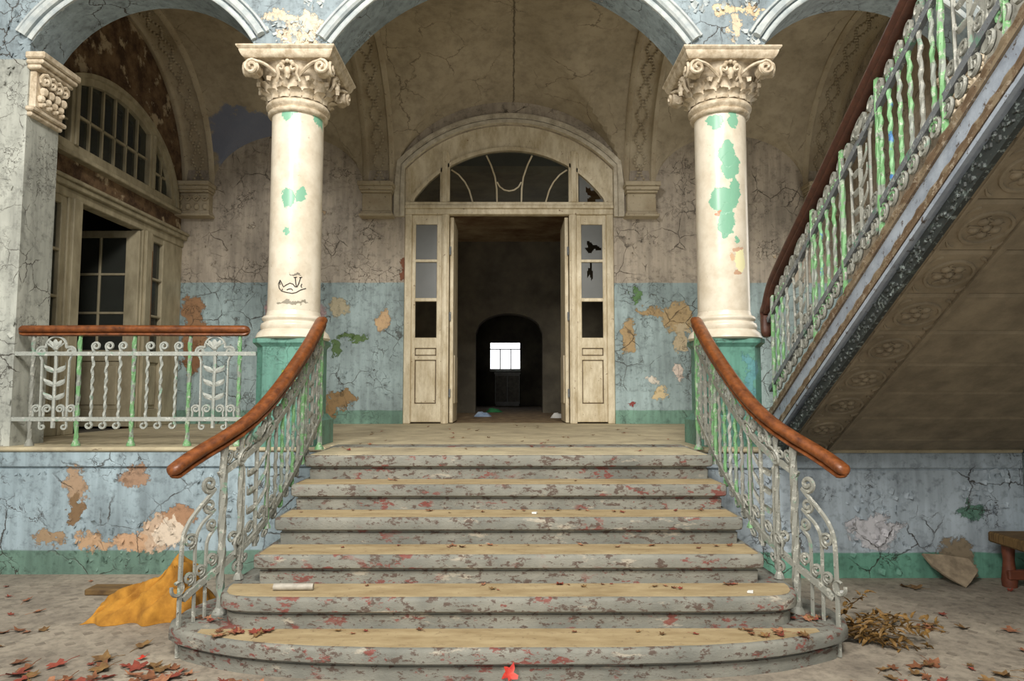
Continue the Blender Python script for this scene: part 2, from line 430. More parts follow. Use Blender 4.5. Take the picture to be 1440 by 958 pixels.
# ------------------------------------------------------------------ mesh helpers
class MB:
    def __init__(s):
        s.v, s.f = [], []

    def add(s, vs, fs):
        b = len(s.v)
        s.v += [Vector(p) for p in vs]
        s.f += [tuple(b + i for i in f) for f in fs]
        return s

    def box(s, x0, x1, y0, y1, z0, z1, fn=None):
        vs = [(x, y, z) for z in (z0, z1) for y in (y0, y1) for x in (x0, x1)]
        if fn:
            vs = [fn(*p) for p in vs]
        return s.add(vs, [(0, 2, 3, 1), (4, 5, 7, 6), (0, 1, 5, 4), (2, 6, 7, 3), (0, 4, 6, 2), (1, 3, 7, 5)])

    def bbox(s, x0, x1, y0, y1, z0, z1, c=0.01, fn=None):
        """box with chamfered edges (an octagon section in z, bevelled top and bottom)"""
        rings = []
        for z, i in ((z0, c), (z0 + c, 0), (z1 - c, 0), (z1, c)):
            rings.append([(x0 + c, y0 + i, z), (x1 - c, y0 + i, z), (x1 - i, y0 + c, z), (x1 - i, y1 - c, z),
                          (x1 - c, y1 - i, z), (x0 + c, y1 - i, z), (x0 + i, y1 - c, z), (x0 + i, y0 + c, z)])
        if fn:
            rings = [[fn(*p) for p in r] for r in rings]
        return s.loft(rings, True, True)

    def loft(s, rings, closed=True, caps=False):
        n = len(rings[0])
        vs = [p for r in rings for p in r]
        fs = []
        for i in range(len(rings) - 1):
            for j in range(n if closed else n - 1):
                a, b = i * n + j, i * n + (j + 1) % n
                fs.append((a, b, b + n, a + n))
        if caps:
            fs.append(tuple(range(n - 1, -1, -1)))
            fs.append(tuple((len(rings) - 1) * n + j for j in range(n)))
        return s.add(vs, fs)

    def tube(s, path, r, n=6, caps=True, closed=False, flat=1.0, twist=0.0, up=None):
        path = [Vector(p) for p in path]
        m = len(path)
        rings = []
        prev = None
        for i, p in enumerate(path):
            t = (path[(i + 1) % m] - path[i - 1]) if closed else (path[min(i + 1, m - 1)] - path[max(i - 1, 0)])
            if t.length < 1e-9:
                t = Vector((0, 0, 1))
            t.normalize()
            if prev is None:
                u = Vector(up) if up else (Vector((0, 0, 1)) if abs(t.z) < 0.9 else Vector((0, 1, 0)))
            else:
                u = prev
            u = u - t * u.dot(t)
            if u.length < 1e-6:
                u = t.orthogonal()
            u.normalize()
            prev = u
            w = t.cross(u)
            rr = r[i] if isinstance(r, (list, tuple)) else r
            ring = []
            for k in range(n):
                a = 2 * PI * k / n + twist * i + (PI / 4 if n == 4 else 0)
                ring.append(p + u * (math.cos(a) * rr * flat) + w * (math.sin(a) * rr))
            rings.append(ring)
        if closed:
            rings.append(rings[0])
        return s.loft(rings, True, caps and not closed)

    def sweep(s, path, sec, up, caps=True, sideways=None):
        """sweep section points (a, b): a along the side vector, b along up"""
        path = [Vector(p) for p in path]
        m = len(path)
        rings = []
        for i, p in enumerate(path):
            t = (path[min(i + 1, m - 1)] - path[max(i - 1, 0)]).normalized()
            u = Vector(up(i) if callable(up) else up)
            u = (u - t * u.dot(t)).normalized()
            w = t.cross(u)
            k = sideways(i) if sideways else 1.0
            rings.append([p + w * a * k + u * b * k for a, b in sec])
        return s.loft(rings, True, caps)

    def lathe(s, prof, n, c=(0, 0, 0), a0=0.0):
        rings = [[(c[0] + r * math.cos(a0 + 2 * PI * k / n), c[1] + r * math.sin(a0 + 2 * PI * k / n), c[2] + z) for k in range(n)] for r, z in prof]
        return s.loft(rings, True, True)

    def ball(s, c, rx, ry, rz, n=8, m=5):
        prof = []
        for i in range(m + 1):
            a = -PI / 2 + PI * i / m
            prof.append((max(math.cos(a), 0.02), math.sin(a)))
        rings = [[(c[0] + rx * r * math.cos(2 * PI * k / n), c[1] + ry * r * math.sin(2 * PI * k / n), c[2] + rz * z) for k in range(n)] for r, z in prof]
        return s.loft(rings, True, True)

    def grid(s, rows):
        n = len(rows[0])
        vs = [p for r in rows for p in r]
        fs = [(i * n + j, i * n + j + 1, (i + 1) * n + j + 1, (i + 1) * n + j) for i in range(len(rows) - 1) for j in range(n - 1)]
        return s.add(vs, fs)

    def prism(s, poly, fn, d0, d1):
        n = len(poly)
        vs = [fn(a, b, d0) for a, b in poly] + [fn(a, b, d1) for a, b in poly]
        fs = [tuple(range(n - 1, -1, -1)), tuple(range(n, 2 * n))]
        fs += [(i, (i + 1) % n, n + (i + 1) % n, n + i) for i in range(n)]
        return s.add(vs, fs)

    def xf(s, fn):
        s.v = [Vector(fn(p)) for p in s.v]
        return s

    def mesh(s, name, mat, smooth=None):
        me = bpy.data.meshes.new(name)
        me.from_pydata([tuple(p) for p in s.v], [], s.f)
        bm = bmesh.new()
        bm.from_mesh(me)
        bmesh.ops.recalc_face_normals(bm, faces=bm.faces)
        bm.to_mesh(me)
        bm.free()
        if smooth:
            me.polygons.foreach_set('use_smooth', [True] * len(me.polygons))
            me.set_sharp_from_angle(angle=R(smooth))
        me.materials.append(mat)
        return me

    def build(s, name, mat, parent=None, smooth=35, label=None):
        if parent is not None:
            off = wloc(parent)
            s.v = [p - off for p in s.v]
        o = bpy.data.objects.new(name, s.mesh(name, mat, smooth))
        COL.objects.link(o)
        if parent is not None:
            o.parent = parent
        if label:
            o['label'] = label
        return o


def wloc(o):
    v = Vector(o.location)
    while o.parent is not None:
        o = o.parent
        v += Vector(o.location)
    return v


def inst(me, name, parent, loc, rotz=0.0, scale=None, rot=None):
    o = bpy.data.objects.new(name, me)
    COL.objects.link(o)
    if parent is not None:
        o.parent = parent
        o.location = Vector(loc) - wloc(parent)
    else:
        o.location = loc
    o.rotation_euler = rot if rot else (0, 0, rotz)
    if scale:
        o.scale = scale
    return o


def tag(o, label, cat, group=None, kind=None):
    o['label'] = label
    o['category'] = cat
    if group:
        o['group'] = group
    if kind:
        o['kind'] = kind
    return o


def empty(name, loc):
    o = bpy.data.objects.new(name, None)
    COL.objects.link(o)
    o.location = loc
    o.empty_display_size = 0.1
    return o


def st(o, label, cat):
    return tag(o, label, cat, kind='structure')


def dup(root, loc):
    """copy a thing with its parts and sub-parts"""
    r = root.copy()
    COL.objects.link(r)
    r.location = loc

    def kids(a, b):
        for ch in list(a.children):
            c = ch.copy()
            COL.objects.link(c)
            c.parent = b
            kids(ch, c)
    kids(root, r)
    return r


# ------------------------------------------------------------------ setting: floor, landing, walls
LZ = 1.02          # landing level
YF, YR = 5.82, 6.24  # arcade wall front and rear face
YB = 9.75          # door wall
SPR = 4.40         # springing of ribs and vaults
XC = 1.89          # column axes
YC = 6.03

fl = MB().box(-4.6, 4.3, -3.2, 5.95, -0.12, 0.0).build('floor', M['floor'])
st(fl, 'dusty grey hall floor with small dark inset dots', 'floor')
dm = MB().prism([(0, -.035), (.035, 0), (0, .035), (-.035, 0)], lambda a, b, d: (a, b, d), -0.002, 0.0015).mesh('floor_dot', M['dot'])
cnt = 0
for iy in range(13):
    for ix in range(-25, 25):
        x, y = ix * 0.175 + 0.05, 3.3 + iy * 0.175
        if abs(x) < 1.98 and y > 3.5:
            continue
        if abs(x) > 0.80 * y + 0.1 or x > 4.02 or x < -4.3 or cnt >= 296:
            continue
        inst(dm, 'floor_dot', fl, (x, y, 0))
        cnt += 1

land = MB().box(-4.72, 4.72, 5.9, YB + 0.32, LZ - 0.2, LZ).build('floor_landing', M['landing'])
st(land, 'dusty beige stone floor of the raised landing', 'floor')

for sgn, side, yf in ((-1, 'left', 5.72), (1, 'right', 5.58)):
    xo = 4.5 if sgn < 0 else 4.12
    xa, xb = sorted((sgn * 1.5, sgn * xo))
    w = MB().box(xa, xb, yf, 5.9, 0, .845).box(xa, xb, yf + 0.012, 5.9, .845, .86).build('wall_parapet_' + side, M['parapet_' + side])
    st(w, 'peeling blue wall with green foot below the %s' % ('balcony railing' if sgn < 0 else 'rising stair flight'), 'wall')
    MB().bbox(xa, xb, yf - 0.012, 5.9, .86, LZ - 0.035, .008).build('coping_band', M['parapet_' + side], w)
    MB().bbox(xa, xb, yf - 0.03, 5.9, LZ - 0.035, LZ + .001, .012).build('coping_slab', M['landing'], w)

# arcade wall with three segmental arches
CH = 1.55
RISE = 0.82
CZ0 = 4.49
RC = (CH ** 2 + RISE ** 2) / (2 * RISE)
SL, SRR = -4.17, -2.22
SM, SH = (SL + SRR) / 2, (SRR - SL) / 2
SRISE = 0.57
RS = (SH ** 2 + SRISE ** 2) / (2 * SRISE)


def arch_c(x):
    return CZ0 + math.sqrt(max(RC * RC - x * x, 0)) - (RC - RISE)


def arch_s(x):
    x = -abs(x)
    return CZ0 + math.sqrt(max(RS * RS - (x - SM) ** 2, 0)) - (RS - SRISE)


xs = []
xs += [(-4.5, 0.0), (SL, 0.0)]
n = 22
xs += [(SL + (SRR - SL) * i / n, None) for i in range(n + 1)]
xs += [(-2.22, 4.395), (-CH, 4.395)]
n = 32
xs += [(-CH + 2 * CH * i / n, None) for i in range(n + 1)]
xs += [(CH, 4.395), (2.22, 4.395)]
n = 22
xs += [(2.22 + (4.17 - 2.22) * i / n, None) for i in range(n + 1)]
xs += [(4.17, 0.0), (4.5, 0.0)]
pts = []
for x, z in xs:
    if z is None:
        z = arch_c(x) if abs(x) <= CH + 1e-6 else arch_s(x)
    pts.append((x, z))
mb = MB()
top = 7.0
rows = [[(x, YF, top) for x, z in pts], [(x, YF, z) for x, z in pts], [(x, YR, z) for x, z in pts], [(x, YR, top) for x, z in pts]]
mb.grid(rows)
arc = mb.build('wall_arcade', M['arcade'], smooth=30)
st(arc, 'pale blue peeling arcade wall with three arches on columns', 'wall')


def arc_path(cx, cz, r, a0, a1, y, n=36):
    return [(cx + r * math.sin(a0 + (a1 - a0) * i / n), y, cz + r * math.cos(a0 + (a1 - a0) * i / n)) for i in range(n + 1)]


def archivolt(cx, cz, r, half, n):
    """three moulded bands along the front edge of an arch"""
    a = math.asin(min(half / r, 1.0))
    b = MB()
    for (d0, d1, f) in ((0.0, .045, .03), (.06, .13, .055), (.142, .17, .03)):
        aa = a
        p = arc_path(cx, cz, r, -aa, aa, YF, n)
        cen = Vector((cx, YF, cz))
        rings = []
        for q in p:
            rad = (Vector(q) - cen).normalized()
            fw = Vector((0, -1, 0))
            sec = [(d0, -.01), (d0, f * .7), (d0 + (d1 - d0) * .25, f), (d0 + (d1 - d0) * .75, f), (d1, f * .7), (d1, -.01)]
            rings.append([Vector(q) + rad * u + fw * v for u, v in sec])
        b.loft(rings, True, True)
    return b


archivolt(0, CZ0 - (RC - RISE), RC, CH, 40).build('archivolt', M['grey_stucco'], arc, 40)
for sgn in (-1, 1):
    archivolt(sgn * -SM, CZ0 - (RS - SRISE), RS, SH - .02, 28).build('archivolt', M['grey_stucco'], arc, 40)

# shell of the vestibule behind and the hall in front
mb = MB()
DO_H, DO_R, DO_C = 1.5, 2.04, 5.34   # door arch half width, radius and crown


def door_z(x):
    return DO_C - DO_R + math.sqrt(max(DO_R ** 2 - x * x, 0))


pts = [(-4.9, LZ - .1), (-DO_H, LZ - .1)]
pts += [(-DO_H + 2 * DO_H * i / 30, None) for i in range(31)]
pts += [(DO_H, LZ - .1), (4.9, LZ - .1)]
pts = [(x, door_z(x) if z is None else z) for x, z in pts]
mb.grid([[(x, YB, 6.5) for x, z in pts], [(x, YB, z) for x, z in pts], [(x, YB + .3, z) for x, z in pts], [(x, YB + .3, 6.5) for x, z in pts]])
wb = mb.build('wall_back', M['back'], smooth=30)
st(wb, 'back wall of the landing, cream above a peeling blue dado', 'wall')

# plain right wall of the vestibule, hall side walls
w = MB().box(4.7, 4.85, YR - .02, YB + .1, LZ - .1, 6.5).build('wall_right', M['back'])
st(w, 'side wall of the landing behind the rising flight', 'wall')
w = MB().box(-4.62, -4.46, -3.2, YF, 0, 7).build('wall_hall_left', M['hall'])
st(w, 'left side wall of the hall', 'wall')
w = MB().box(4.12, 4.3, -3.2, YF, 0, 7).build('wall_hall_right', M['hall'])
st(w, 'shadowy right side wall of the hall beneath the flight', 'wall')
w = MB().box(-5.0, 5.0, YF, YB + .4, 6.5, 6.7).build('blocker', M['vault'])  # unseen cap added to keep sky light from leaking past the vaults
st(w, 'roof slab added unseen above the landing vaults to stop light leaks', 'blocker')

# vaults: three groined bays
YM, HY = (YR + YB) / 2, (YB - YR) / 2


def vault(cx, hx, rl, dome, nx, ny, b):
    rows = []
    for i in range(nx + 1):
        u = math.sin(PI / 2 * (-1 + 2 * i / nx))
        row = []
        for j in range(ny + 1):
            v = math.sin(PI / 2 * (-1 + 2 * j / ny))
            fx = rl * math.sqrt(max(1 - u * u, 0)) + dome * (1 - v * v) * math.sqrt(max(1 - u * u, 0))
            fy = 1.72 * math.sqrt(max(1 - v * v, 0))
            row.append((cx + hx * u, YM + HY * v, SPR + max(fx, fy)))
        rows.append(row)
    b.grid(rows)


b = MB()
vault(0, 1.66, 1.27, .5, 44, 44, b)
vault(-3.18, 1.08, .78, .95, 30, 44, b)
vault(3.18, 1.08, .78, .95, 30, 44, b)
st(b.build('ceiling', M['vault'], smooth=25), 'brown plastered cross vaults over the landing', 'ceiling')


def rib(cx, w, n, label):
    """transverse rib along y with raised edges and a stippled middle band"""
    b = MB()
    h = w / 2
    sec = [(-h, .32), (-h, 0), (-h + .03, -.025), (-h + .07, -.025), (-h + .085, .012), (-h + .1, 0.02), (h - .1, .02), (h - .085, .012), (h - .07, -.025), (h - .03, -.025), (h, 0), (h, .32)]
    rings = []
    m = 40
    for i in range(m + 1):
        a = PI * i / m
        rad = Vector((0, -math.cos(a), math.sin(a)))
        p = Vector((cx, YM, SPR)) + rad * 1.70
        p.y = YM - math.cos(a) * (HY)
        rings.append([p + Vector((u, 0, 0)) + rad * v for u, v in sec])
    b.loft(rings, True, True)
    o = b.build('trim_%d' % n, M['rib'], smooth=40)
    st(o, label, 'rib')
    # relief of little bosses running up the middle band
    b = MB()
    for i in range(1, 60):
        a = PI - PI * .5 * i / 60
        rad = Vector((0, -math.cos(a), math.sin(a)))
        p = Vector((cx, YM, SPR)) + rad * 1.70
        p.y = YM - math.cos(a) * HY
        for s in (-1, 1):
            q = p + Vector((s * (.045 + .03 * math.sin(i * .9)), 0, 0)) + rad * .005
            b.ball(q, .026, .02, .022, 5, 3)
    r = b.build('relief_ornament', M['rib'], o)
    r['kind'] = 'stuff'
    return o


rib(-1.88, .46, 1, 'stippled plaster rib rising from the corbel left of the double door')
rib(1.88, .46, 2, 'stippled plaster rib rising from the corbel right of the double door')
rib(-4.48, .48, 3, 'plaster rib arching over the left lunette window')
rib(4.48, .48, 4, 'plaster rib arching against the right side wall')


def corbel(cx, w, n, label, ornate):
    b = MB()
    h = w / 2
    for z0, z1, d, e in ((3.94, 3.98, .2, .02), (3.98, 4.02, .16, .0), (4.02, 4.28, .14, -.015), (4.28, 4.31, .2, .0), (4.31, 4.36, .24, .015), (4.36, 4.42, .28, .03)):
        b.bbox(cx - h - e, cx + h + e, YB - d, YB + .01, z0, z1, .008)
    o = b.build('trim_%d' % n, M['rib'], smooth=30)
    st(o, label, 'corbel')
    if ornate:
        for k in range(4):
            x = cx - h + w * (k + .5) / 4
            q = MB()
            q.tube([(x + .05 * (1 - i / 16) * math.cos(i * .75), YB - .16, 4.2 + .05 * (1 - i / 16) * math.sin(i * .75)) for i in range(14)], .014, 5)
            q.ball((x, YB - .15, 4.08), .045, .03, .05, 7, 4)
            q.build('scroll_leaf', M['rib'], o)
    return o


corbel(-1.88, .44, 5, 'plain moulded corbel left of the double door', False)
corbel(1.88, .44, 6, 'plain moulded corbel right of the double door', False)
corbel(-4.48, .48, 7, 'scrolled corbel in the far left corner', True)
corbel(4.48, .48, 8, 'moulded corbel in the far right corner', False)


# respond corbels of the arcade (on the reveals of the outer piers)
def respond(sgn, n, label):
    b = MB()
    X = sgn * 4.18

    def bx(d, z0, z1, e):
        xa, xb = sorted((X, X - sgn * d))
        b.bbox(xa, xb, YF - e, YR + e, z0, z1, .01)
    bx(.05, 3.86, 3.90, .0)
    bx(.075, 3.90, 3.94, .02)
    bx(.06, 3.94, 4.27, -.02)
    bx(.12, 4.27, 4.31, .02)
    bx(.15, 4.31, 4.35, .035)
    bx(.17, 4.35, 4.41, .05)
    o = b.build('trim_%d' % n, M['capital'], smooth=30)
    st(o, label, 'corbel')
    for k in range(4):
        y = YF + .04 + (YR - YF - .08) * (k + .5) / 4
        q = MB()
        q.tube([(X - sgn * (.10 + .012 * math.sin(i)), y + .055 * (1 - i / 18) * math.cos(i * .75), 4.2 + .055 * (1 - i / 18) * math.sin(i * .75)) for i in range(15)], .018, 6)
        q.build('volute', M['capital'], o)
        q = MB()
        for j, (dz, rr) in enumerate(((-.10, .042), (-.17, .036), (-.21, .03))):
            q.ball((X - sgn * (.085 - .008 * j), y + .012 * (-1) ** j, 4.2 + dz), .04, rr, rr, 7, 5)
        q.build('acanthus_leaf', M['capital'], o)
    return o


respond(-1, 9, 'scrolled cream corbel capital on the far left pier')
respond(1, 10, 'scrolled cream corbel capital on the right pier behind the iron balusters')
# ------------------------------------------------------------------ entrance: archivolt, double door, sidelights, lunette
pil = MB()
rings = []
for band, (d0, d1, f) in enumerate(((0.0, .05, .07), (.05, .075, .03), (.075, .15, .05))):
    path = [(-DO_H, LZ + 2.95), (-DO_H, 4.4)] + [(-DO_H + 2 * DO_H * i / 40, None) for i in range(41)] + [(DO_H, 4.4), (DO_H, LZ + 2.95)]
    rr = []
    for x, z in path:
        if z is None:
            c = Vector((x, YB, door_z(x)))
            rad = (c - Vector((0, YB, DO_C - DO_R))).normalized()
        else:
            c = Vector((x, YB, z))
            rad = Vector((math.copysign(1, x), 0, 0))
        rr.append([c + rad * d0 + Vector((0, .01, 0)), c + rad * d0 + Vector((0, -f, 0)), c + rad * d1 + Vector((0, -f, 0)), c + rad * d1 + Vector((0, .01, 0))])
    pil.loft(rr, True, True)
tr = pil.build('trim_11', M['stucco'], smooth=30)
st(tr, 'moulded plaster archivolt over the double door, chipped at the crown', 'archivolt')
b = MB()
for k in range(26):
    a = R(-40 + 80 * k / 25)
    x = (DO_R + .11) * math.sin(a)
    z = DO_C - DO_R + (DO_R + .11) * math.cos(a)
    if rnd.random() < .75:
        b.box(-.05, .05, -.012, .012, -.02, .02, lambda p, q, r, x=x, z=z, a=a: (x + p * math.cos(a) + r * math.sin(a), YB - .052 + q, z - p * math.sin(a) + r * math.cos(a)))
b.build('dentil_relief', M['stucco'], tr)['kind'] = 'stuff'

DY = YB + .06   # face of the door woodwork
door = empty('door_1', (0, DY, LZ))
st(door, 'tall cream double door standing open under an arched fanlight', 'door')
DM = M['door']


def dbox(b, x0, x1, z0, z1, y0=0.0, y1=.09, c=.008):
    return b.bbox(x0, x1, DY + y0, DY + y1, z0, z1, c)


# outer frame posts, transom
b = MB()
dbox(b, -1.5, -1.40, LZ, 4.02, -.03)
dbox(b, 1.40, 1.5, LZ, 4.02, -.03)
b.build('outer_post', DM, door)
b = MB()
for s in (-1, 1):
    for x0, x1, y in ((.865, .965, -.03), (.885, .945, -.055)):
        xa, xb = sorted((s * x0, s * x1))
        dbox(b, xa, xb, LZ, 4.02, y)
b.build('inner_post', DM, door)
b = MB()
dbox(b, -1.5, 1.5, 4.02, 4.10, -.04)
dbox(b, -1.5, 1.5, 4.10, 4.15, -.07)
dbox(b, -1.5, 1.5, 4.15, 4.20, -.05)
b.build('transom_bar', DM, door)
# fanlight frame: ring between wall arch and glass circle
GR, GC = 1.66, 4.965
b = MB()
outer, inner = [], []
for i in range(41):
    x = -1.5 + 3.0 * i / 40
    outer.append((x, door_z(x)))
    xi = x * 1.36 / 1.5
    inner.append((xi, max(GC - GR + math.sqrt(GR * GR - xi * xi), 4.2)))
outer = [(-1.5, 4.19)] + outer + [(1.5, 4.19)]
inner = [(-1.38, 4.19)] + inner + [(1.38, 4.19)]
rings = []
for (xo, zo), (xi, zi) in zip(outer, inner):
    rings.append([(xi, DY - .0, zi), (xo, DY - .0, zo), (xo, DY + .08, zo), (xi, DY + .08, zi)])
b.loft(rings, True, True)
rings = []
for (xi, zi) in inner:
    r_ = Vector((xi, 0, zi - (GC - GR))).normalized()
    rings.append([(xi, DY - .03, zi), (xi + r_.x * .05, DY - .03, zi + r_.z * .05), (xi + r_.x * .05, DY + .03, zi + r_.z * .05), (xi, DY + .03, zi)])
b.loft(rings, True, True)
b.build('fanlight_frame', DM, door)
for s in (-1, 1):
    b = MB()
    xa, xb = sorted((s * .86, s * 1.0))
    dbox(b, xa, xb, 4.2, 4.93, -.03)
    xa, xb = sorted((s * .89, s * .97))
    dbox(b, xa, xb, 4.2, 4.95, -.06)
    b.build('fanlight_mullion', DM, door)


def pane_grid(x0, x1, z0, z1f, hole=None, y=None, nx=12, nz=14):
    """a pane as a thin sheet; cells inside hole(x, z) are missing"""
    b = MB()
    y = DY + .045 if y is None else y
    for i in range(nx):
        xa, xb = x0 + (x1 - x0) * i / nx, x0 + (x1 - x0) * (i + 1) / nx
        for j in range(nz):
            def zz(x, j):
                zt = z1f(x) if callable(z1f) else z1f
                return z0 + (zt - z0) * j / nz
            xm = (xa + xb) / 2
            if hole and hole(xm, (zz(xm, j) + zz(xm, j + 1)) / 2):
                continue
            b.add([(xa, y, zz(xa, j)), (xb, y, zz(xb, j)), (xb, y, zz(xb, j + 1)), (xa, y, zz(xa, j + 1))], [(0, 1, 2, 3)])
    bm_ = {}
    vs, fs = [], []
    for f in b.f:
        ids = []
        for k in f:
            key = tuple(round(c, 5) for c in b.v[k])
            if key not in bm_:
                bm_[key] = len(vs)
                vs.append(b.v[k])
            ids.append(bm_[key])
        fs.append(tuple(ids))
    b.v, b.f = vs, fs
    return b


gz = lambda x: max(GC - GR + math.sqrt(max(GR * GR - x * x, 0)), 4.201)
pane_grid(-.86, .86, 4.2, gz, None, None, 24, 2).build('fanlight_pane', M['glass_dark'], door)
pane_grid(-1.37, -1.0, 4.2, gz, None, None, 8, 2).build('fanlight_pane', M['glass_dark'], door)


def jag(cx, cz, rx, rz, seed):
    def f(x, z):
        a = math.atan2((z - cz) / rz, (x - cx) / rx)
        rr = 1 + .35 * math.sin(3 * a + seed) + .25 * math.sin(5 * a + 2 * seed)
        return ((x - cx) / rx) ** 2 + ((z - cz) / rz) ** 2 < rr * rr
    return f


pane_grid(1.0, 1.37, 4.2, gz, jag(1.22, 4.3, .09, .12, 1), None, 16, 12).build('fanlight_pane', M['glass_dusty'], door, label='broken fanlight pane')


def px_door(x, y):
    """picture point -> door plane (used once while measuring the fanlight bars)"""
    return ((x - 716) / 96.3, 4.2 + (285 - y) / 99.0)


b = MB()
for s in (-1, 1):
    def q(pts, s=s):
        out = []
        for x, y in pts:
            a, c = px_door(x, y)
            out.append((s * -a if s > 0 else a, DY + .035, c))
        return out
    b.tube(q([(635, 236), (645, 243), (654, 254), (660, 266), (665, 284)]), .012, 6)
    b.tube(q([(684, 215), (690, 228), (696, 246), (698.5, 264), (699, 284)]), .013, 6)
b.tube([(x / 96.3, DY + .035, 4.2 + (285 - y) / 99.0) for x, y in ((-17, 254), (-13, 261), (-7, 265.5), (0, 267), (7, 265.5), (13, 261), (17, 254))], .012, 6)
b.build('glazing_bar', DM, door)


def sidelight(s):
    x0, x1 = sorted((s * .965, s * 1.40))
    g0, g1 = sorted((s * 1.04, s * 1.345))
    leaf = MB()
    y = .0
    dbox(leaf, x0, g0, LZ + .02, 4.02, y, .05)
    dbox(leaf, g1, x1, LZ + .02, 4.02, y, .05)
    for z0, z1 in ((3.88, 4.02), (3.33, 3.37), (2.76, 2.81), (2.09, 2.24), (1.92, 1.98), (1.02 + .02, 1.30)):
        dbox(leaf, g0 - .01, g1 + .01, z0, z1, y + .004, .05)
    o = leaf.build('sidelight_frame', DM, door)
    for z0, z1 in ((1.98, 2.09), (1.30, 1.92)):
        p = MB()
        dbox(p, g0 - .005, g1 + .005, z0 - .005, z1 + .005, .03, .045, .004)
        p.build('groove_shade', M['groove'], o, label='dark strip for the shade in a panel groove')
        p = MB()
        dbox(p, g0 + .012, g1 - .012, z0 + .012, z1 - .012, .012, .04, .008)
        p.build('wood_panel', DM, o)
    holes = (None, None) if s < 0 else (jag(1.20, 3.55, .10, .06, 2), jag(1.17, 3.2, .04, .1, 4))
    for (z0, z1), h in zip(((3.37, 3.88), (2.81, 3.33)), holes):
        p = pane_grid(g0, g1, z0, z1, h, DY + .03, 22, 26) if h else pane_grid(g0, g1, z0, z1, None, DY + .03, 1, 1)
        p.build('pane', M['glass_dusty'], o, label='broken dusty pane' if h else 'dusty grey pane')


sidelight(-1)
sidelight(1)
# the two leaves, swung back into the dark room
for s in (-1, 1):
    xa, xb = sorted((s * .805, s * .855))
    lf = MB()
    lf.bbox(xa, xb, DY + .06, DY + .9, LZ + .01, 4.0, .006)
    o = lf.build('door_leaf', DM, door)
    for z in (3.5, 2.55, 1.45):
        MB().tube([(s * .85, DY + .03, z - .06), (s * .85, DY + .03, z + .06)], .014, 8).build('hinge', M['iron_dark'], o)
    MB().bbox(min(s * .805, s * .79), max(s * .805, s * .79), DY + .2, DY + .76, 1.3, 2.0, .006).build('wood_panel', DM, o)

# ------------------------------------------------------------------ room behind the door
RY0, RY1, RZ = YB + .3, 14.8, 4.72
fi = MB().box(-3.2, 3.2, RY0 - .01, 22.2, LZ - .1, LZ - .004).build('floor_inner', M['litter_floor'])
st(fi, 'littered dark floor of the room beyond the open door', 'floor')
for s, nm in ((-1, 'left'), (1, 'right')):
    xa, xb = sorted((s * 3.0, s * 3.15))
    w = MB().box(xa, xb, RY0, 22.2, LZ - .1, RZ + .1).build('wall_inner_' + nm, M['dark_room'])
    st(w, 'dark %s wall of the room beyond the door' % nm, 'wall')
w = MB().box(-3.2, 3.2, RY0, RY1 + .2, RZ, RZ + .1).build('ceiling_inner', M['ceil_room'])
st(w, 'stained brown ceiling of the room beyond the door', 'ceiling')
w = MB().box(-3.2, 3.2, RY0, RY0 + .2, RZ + .1, 6.5).build('wall_inner_front', M['dark'])  # added to close the gap to the sky so the fanlight stays dark
st(w, 'added dark block shutting the sky out behind the fanlight', 'wall')
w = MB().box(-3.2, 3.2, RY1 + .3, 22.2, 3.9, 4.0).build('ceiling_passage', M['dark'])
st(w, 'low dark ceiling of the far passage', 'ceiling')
# cross wall with a wide arched opening
b = MB()
AH = .72
pts = [(-3.1, LZ - .1), (-AH, LZ - .1)] + [(-AH + 2 * AH * i / 20, 2.72 + math.sqrt(max(AH * AH - (-AH + 2 * AH * i / 20) ** 2, 0)) * .6) for i in range(21)] + [(AH, LZ - .1), (3.1, LZ - .1)]
b.grid([[(x, RY1, RZ) for x, z in pts], [(x, RY1, z) for x, z in pts], [(x, RY1 + .35, z) for x, z in pts], [(x, RY1 + .35, RZ) for x, z in pts]])
w = b.build('wall_inner_arch', M['dark_room'], smooth=30)
st(w, 'dark cross wall with an arched opening in the far room', 'wall')
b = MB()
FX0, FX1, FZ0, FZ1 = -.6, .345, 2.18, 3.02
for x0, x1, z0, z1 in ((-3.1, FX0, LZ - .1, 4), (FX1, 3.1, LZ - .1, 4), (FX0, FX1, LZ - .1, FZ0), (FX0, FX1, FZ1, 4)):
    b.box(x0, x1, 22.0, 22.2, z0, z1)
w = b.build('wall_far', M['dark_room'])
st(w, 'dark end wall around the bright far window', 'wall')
win = empty('window_2', ((FX0 + FX1) / 2, 22.05, FZ0))
st(win, 'small bright window at the end of the dark room', 'window')
MB().box(FX0, FX1, 22.12, 22.14, FZ0, FZ1).build('bright_pane', M['daylight'], win)
b = MB()
for x in (-.29, .05):
    b.box(x - .018, x + .018, 22.03, 22.08, FZ0, FZ1 - .2)
b.box(FX0, FX1, 22.03, 22.08, FZ1 - .22, FZ1 - .19)
b.build('glazing_bar', M['dark'], win)
MB().bbox(FX0 - .02, FX1 + .02, 21.85, 22.0, FZ0 - .08, FZ0, .01).build('sill', M['white'], win)
cb = empty('cabinet', (-.05, 21.6, LZ))
tag(cb, 'worn cabinet, lightened in colour to look lit, under the bright far window', 'cabinet')
MB().bbox(-.44, .33, 21.4, 21.84, LZ + .06, 2.0, .01).build('body', M['white'], cb)  # white stands in for light falling on the cabinet
MB().bbox(-.46, .35, 21.37, 21.84, 2.0, 2.06, .01).build('top', M['white'], cb)
MB().bbox(-.42, .31, 21.42, 21.84, LZ - .004, LZ + .06, .01).build('plinth', M['white'], cb)
for s in (-1, 1):
    MB().bbox(-.055 + min(0, s * .37) + .01, -.055 + max(0, s * .37) - .01, 21.385, 21.4, 1.15, 1.95, .006).build('door', M['rail_scrap'], cb)

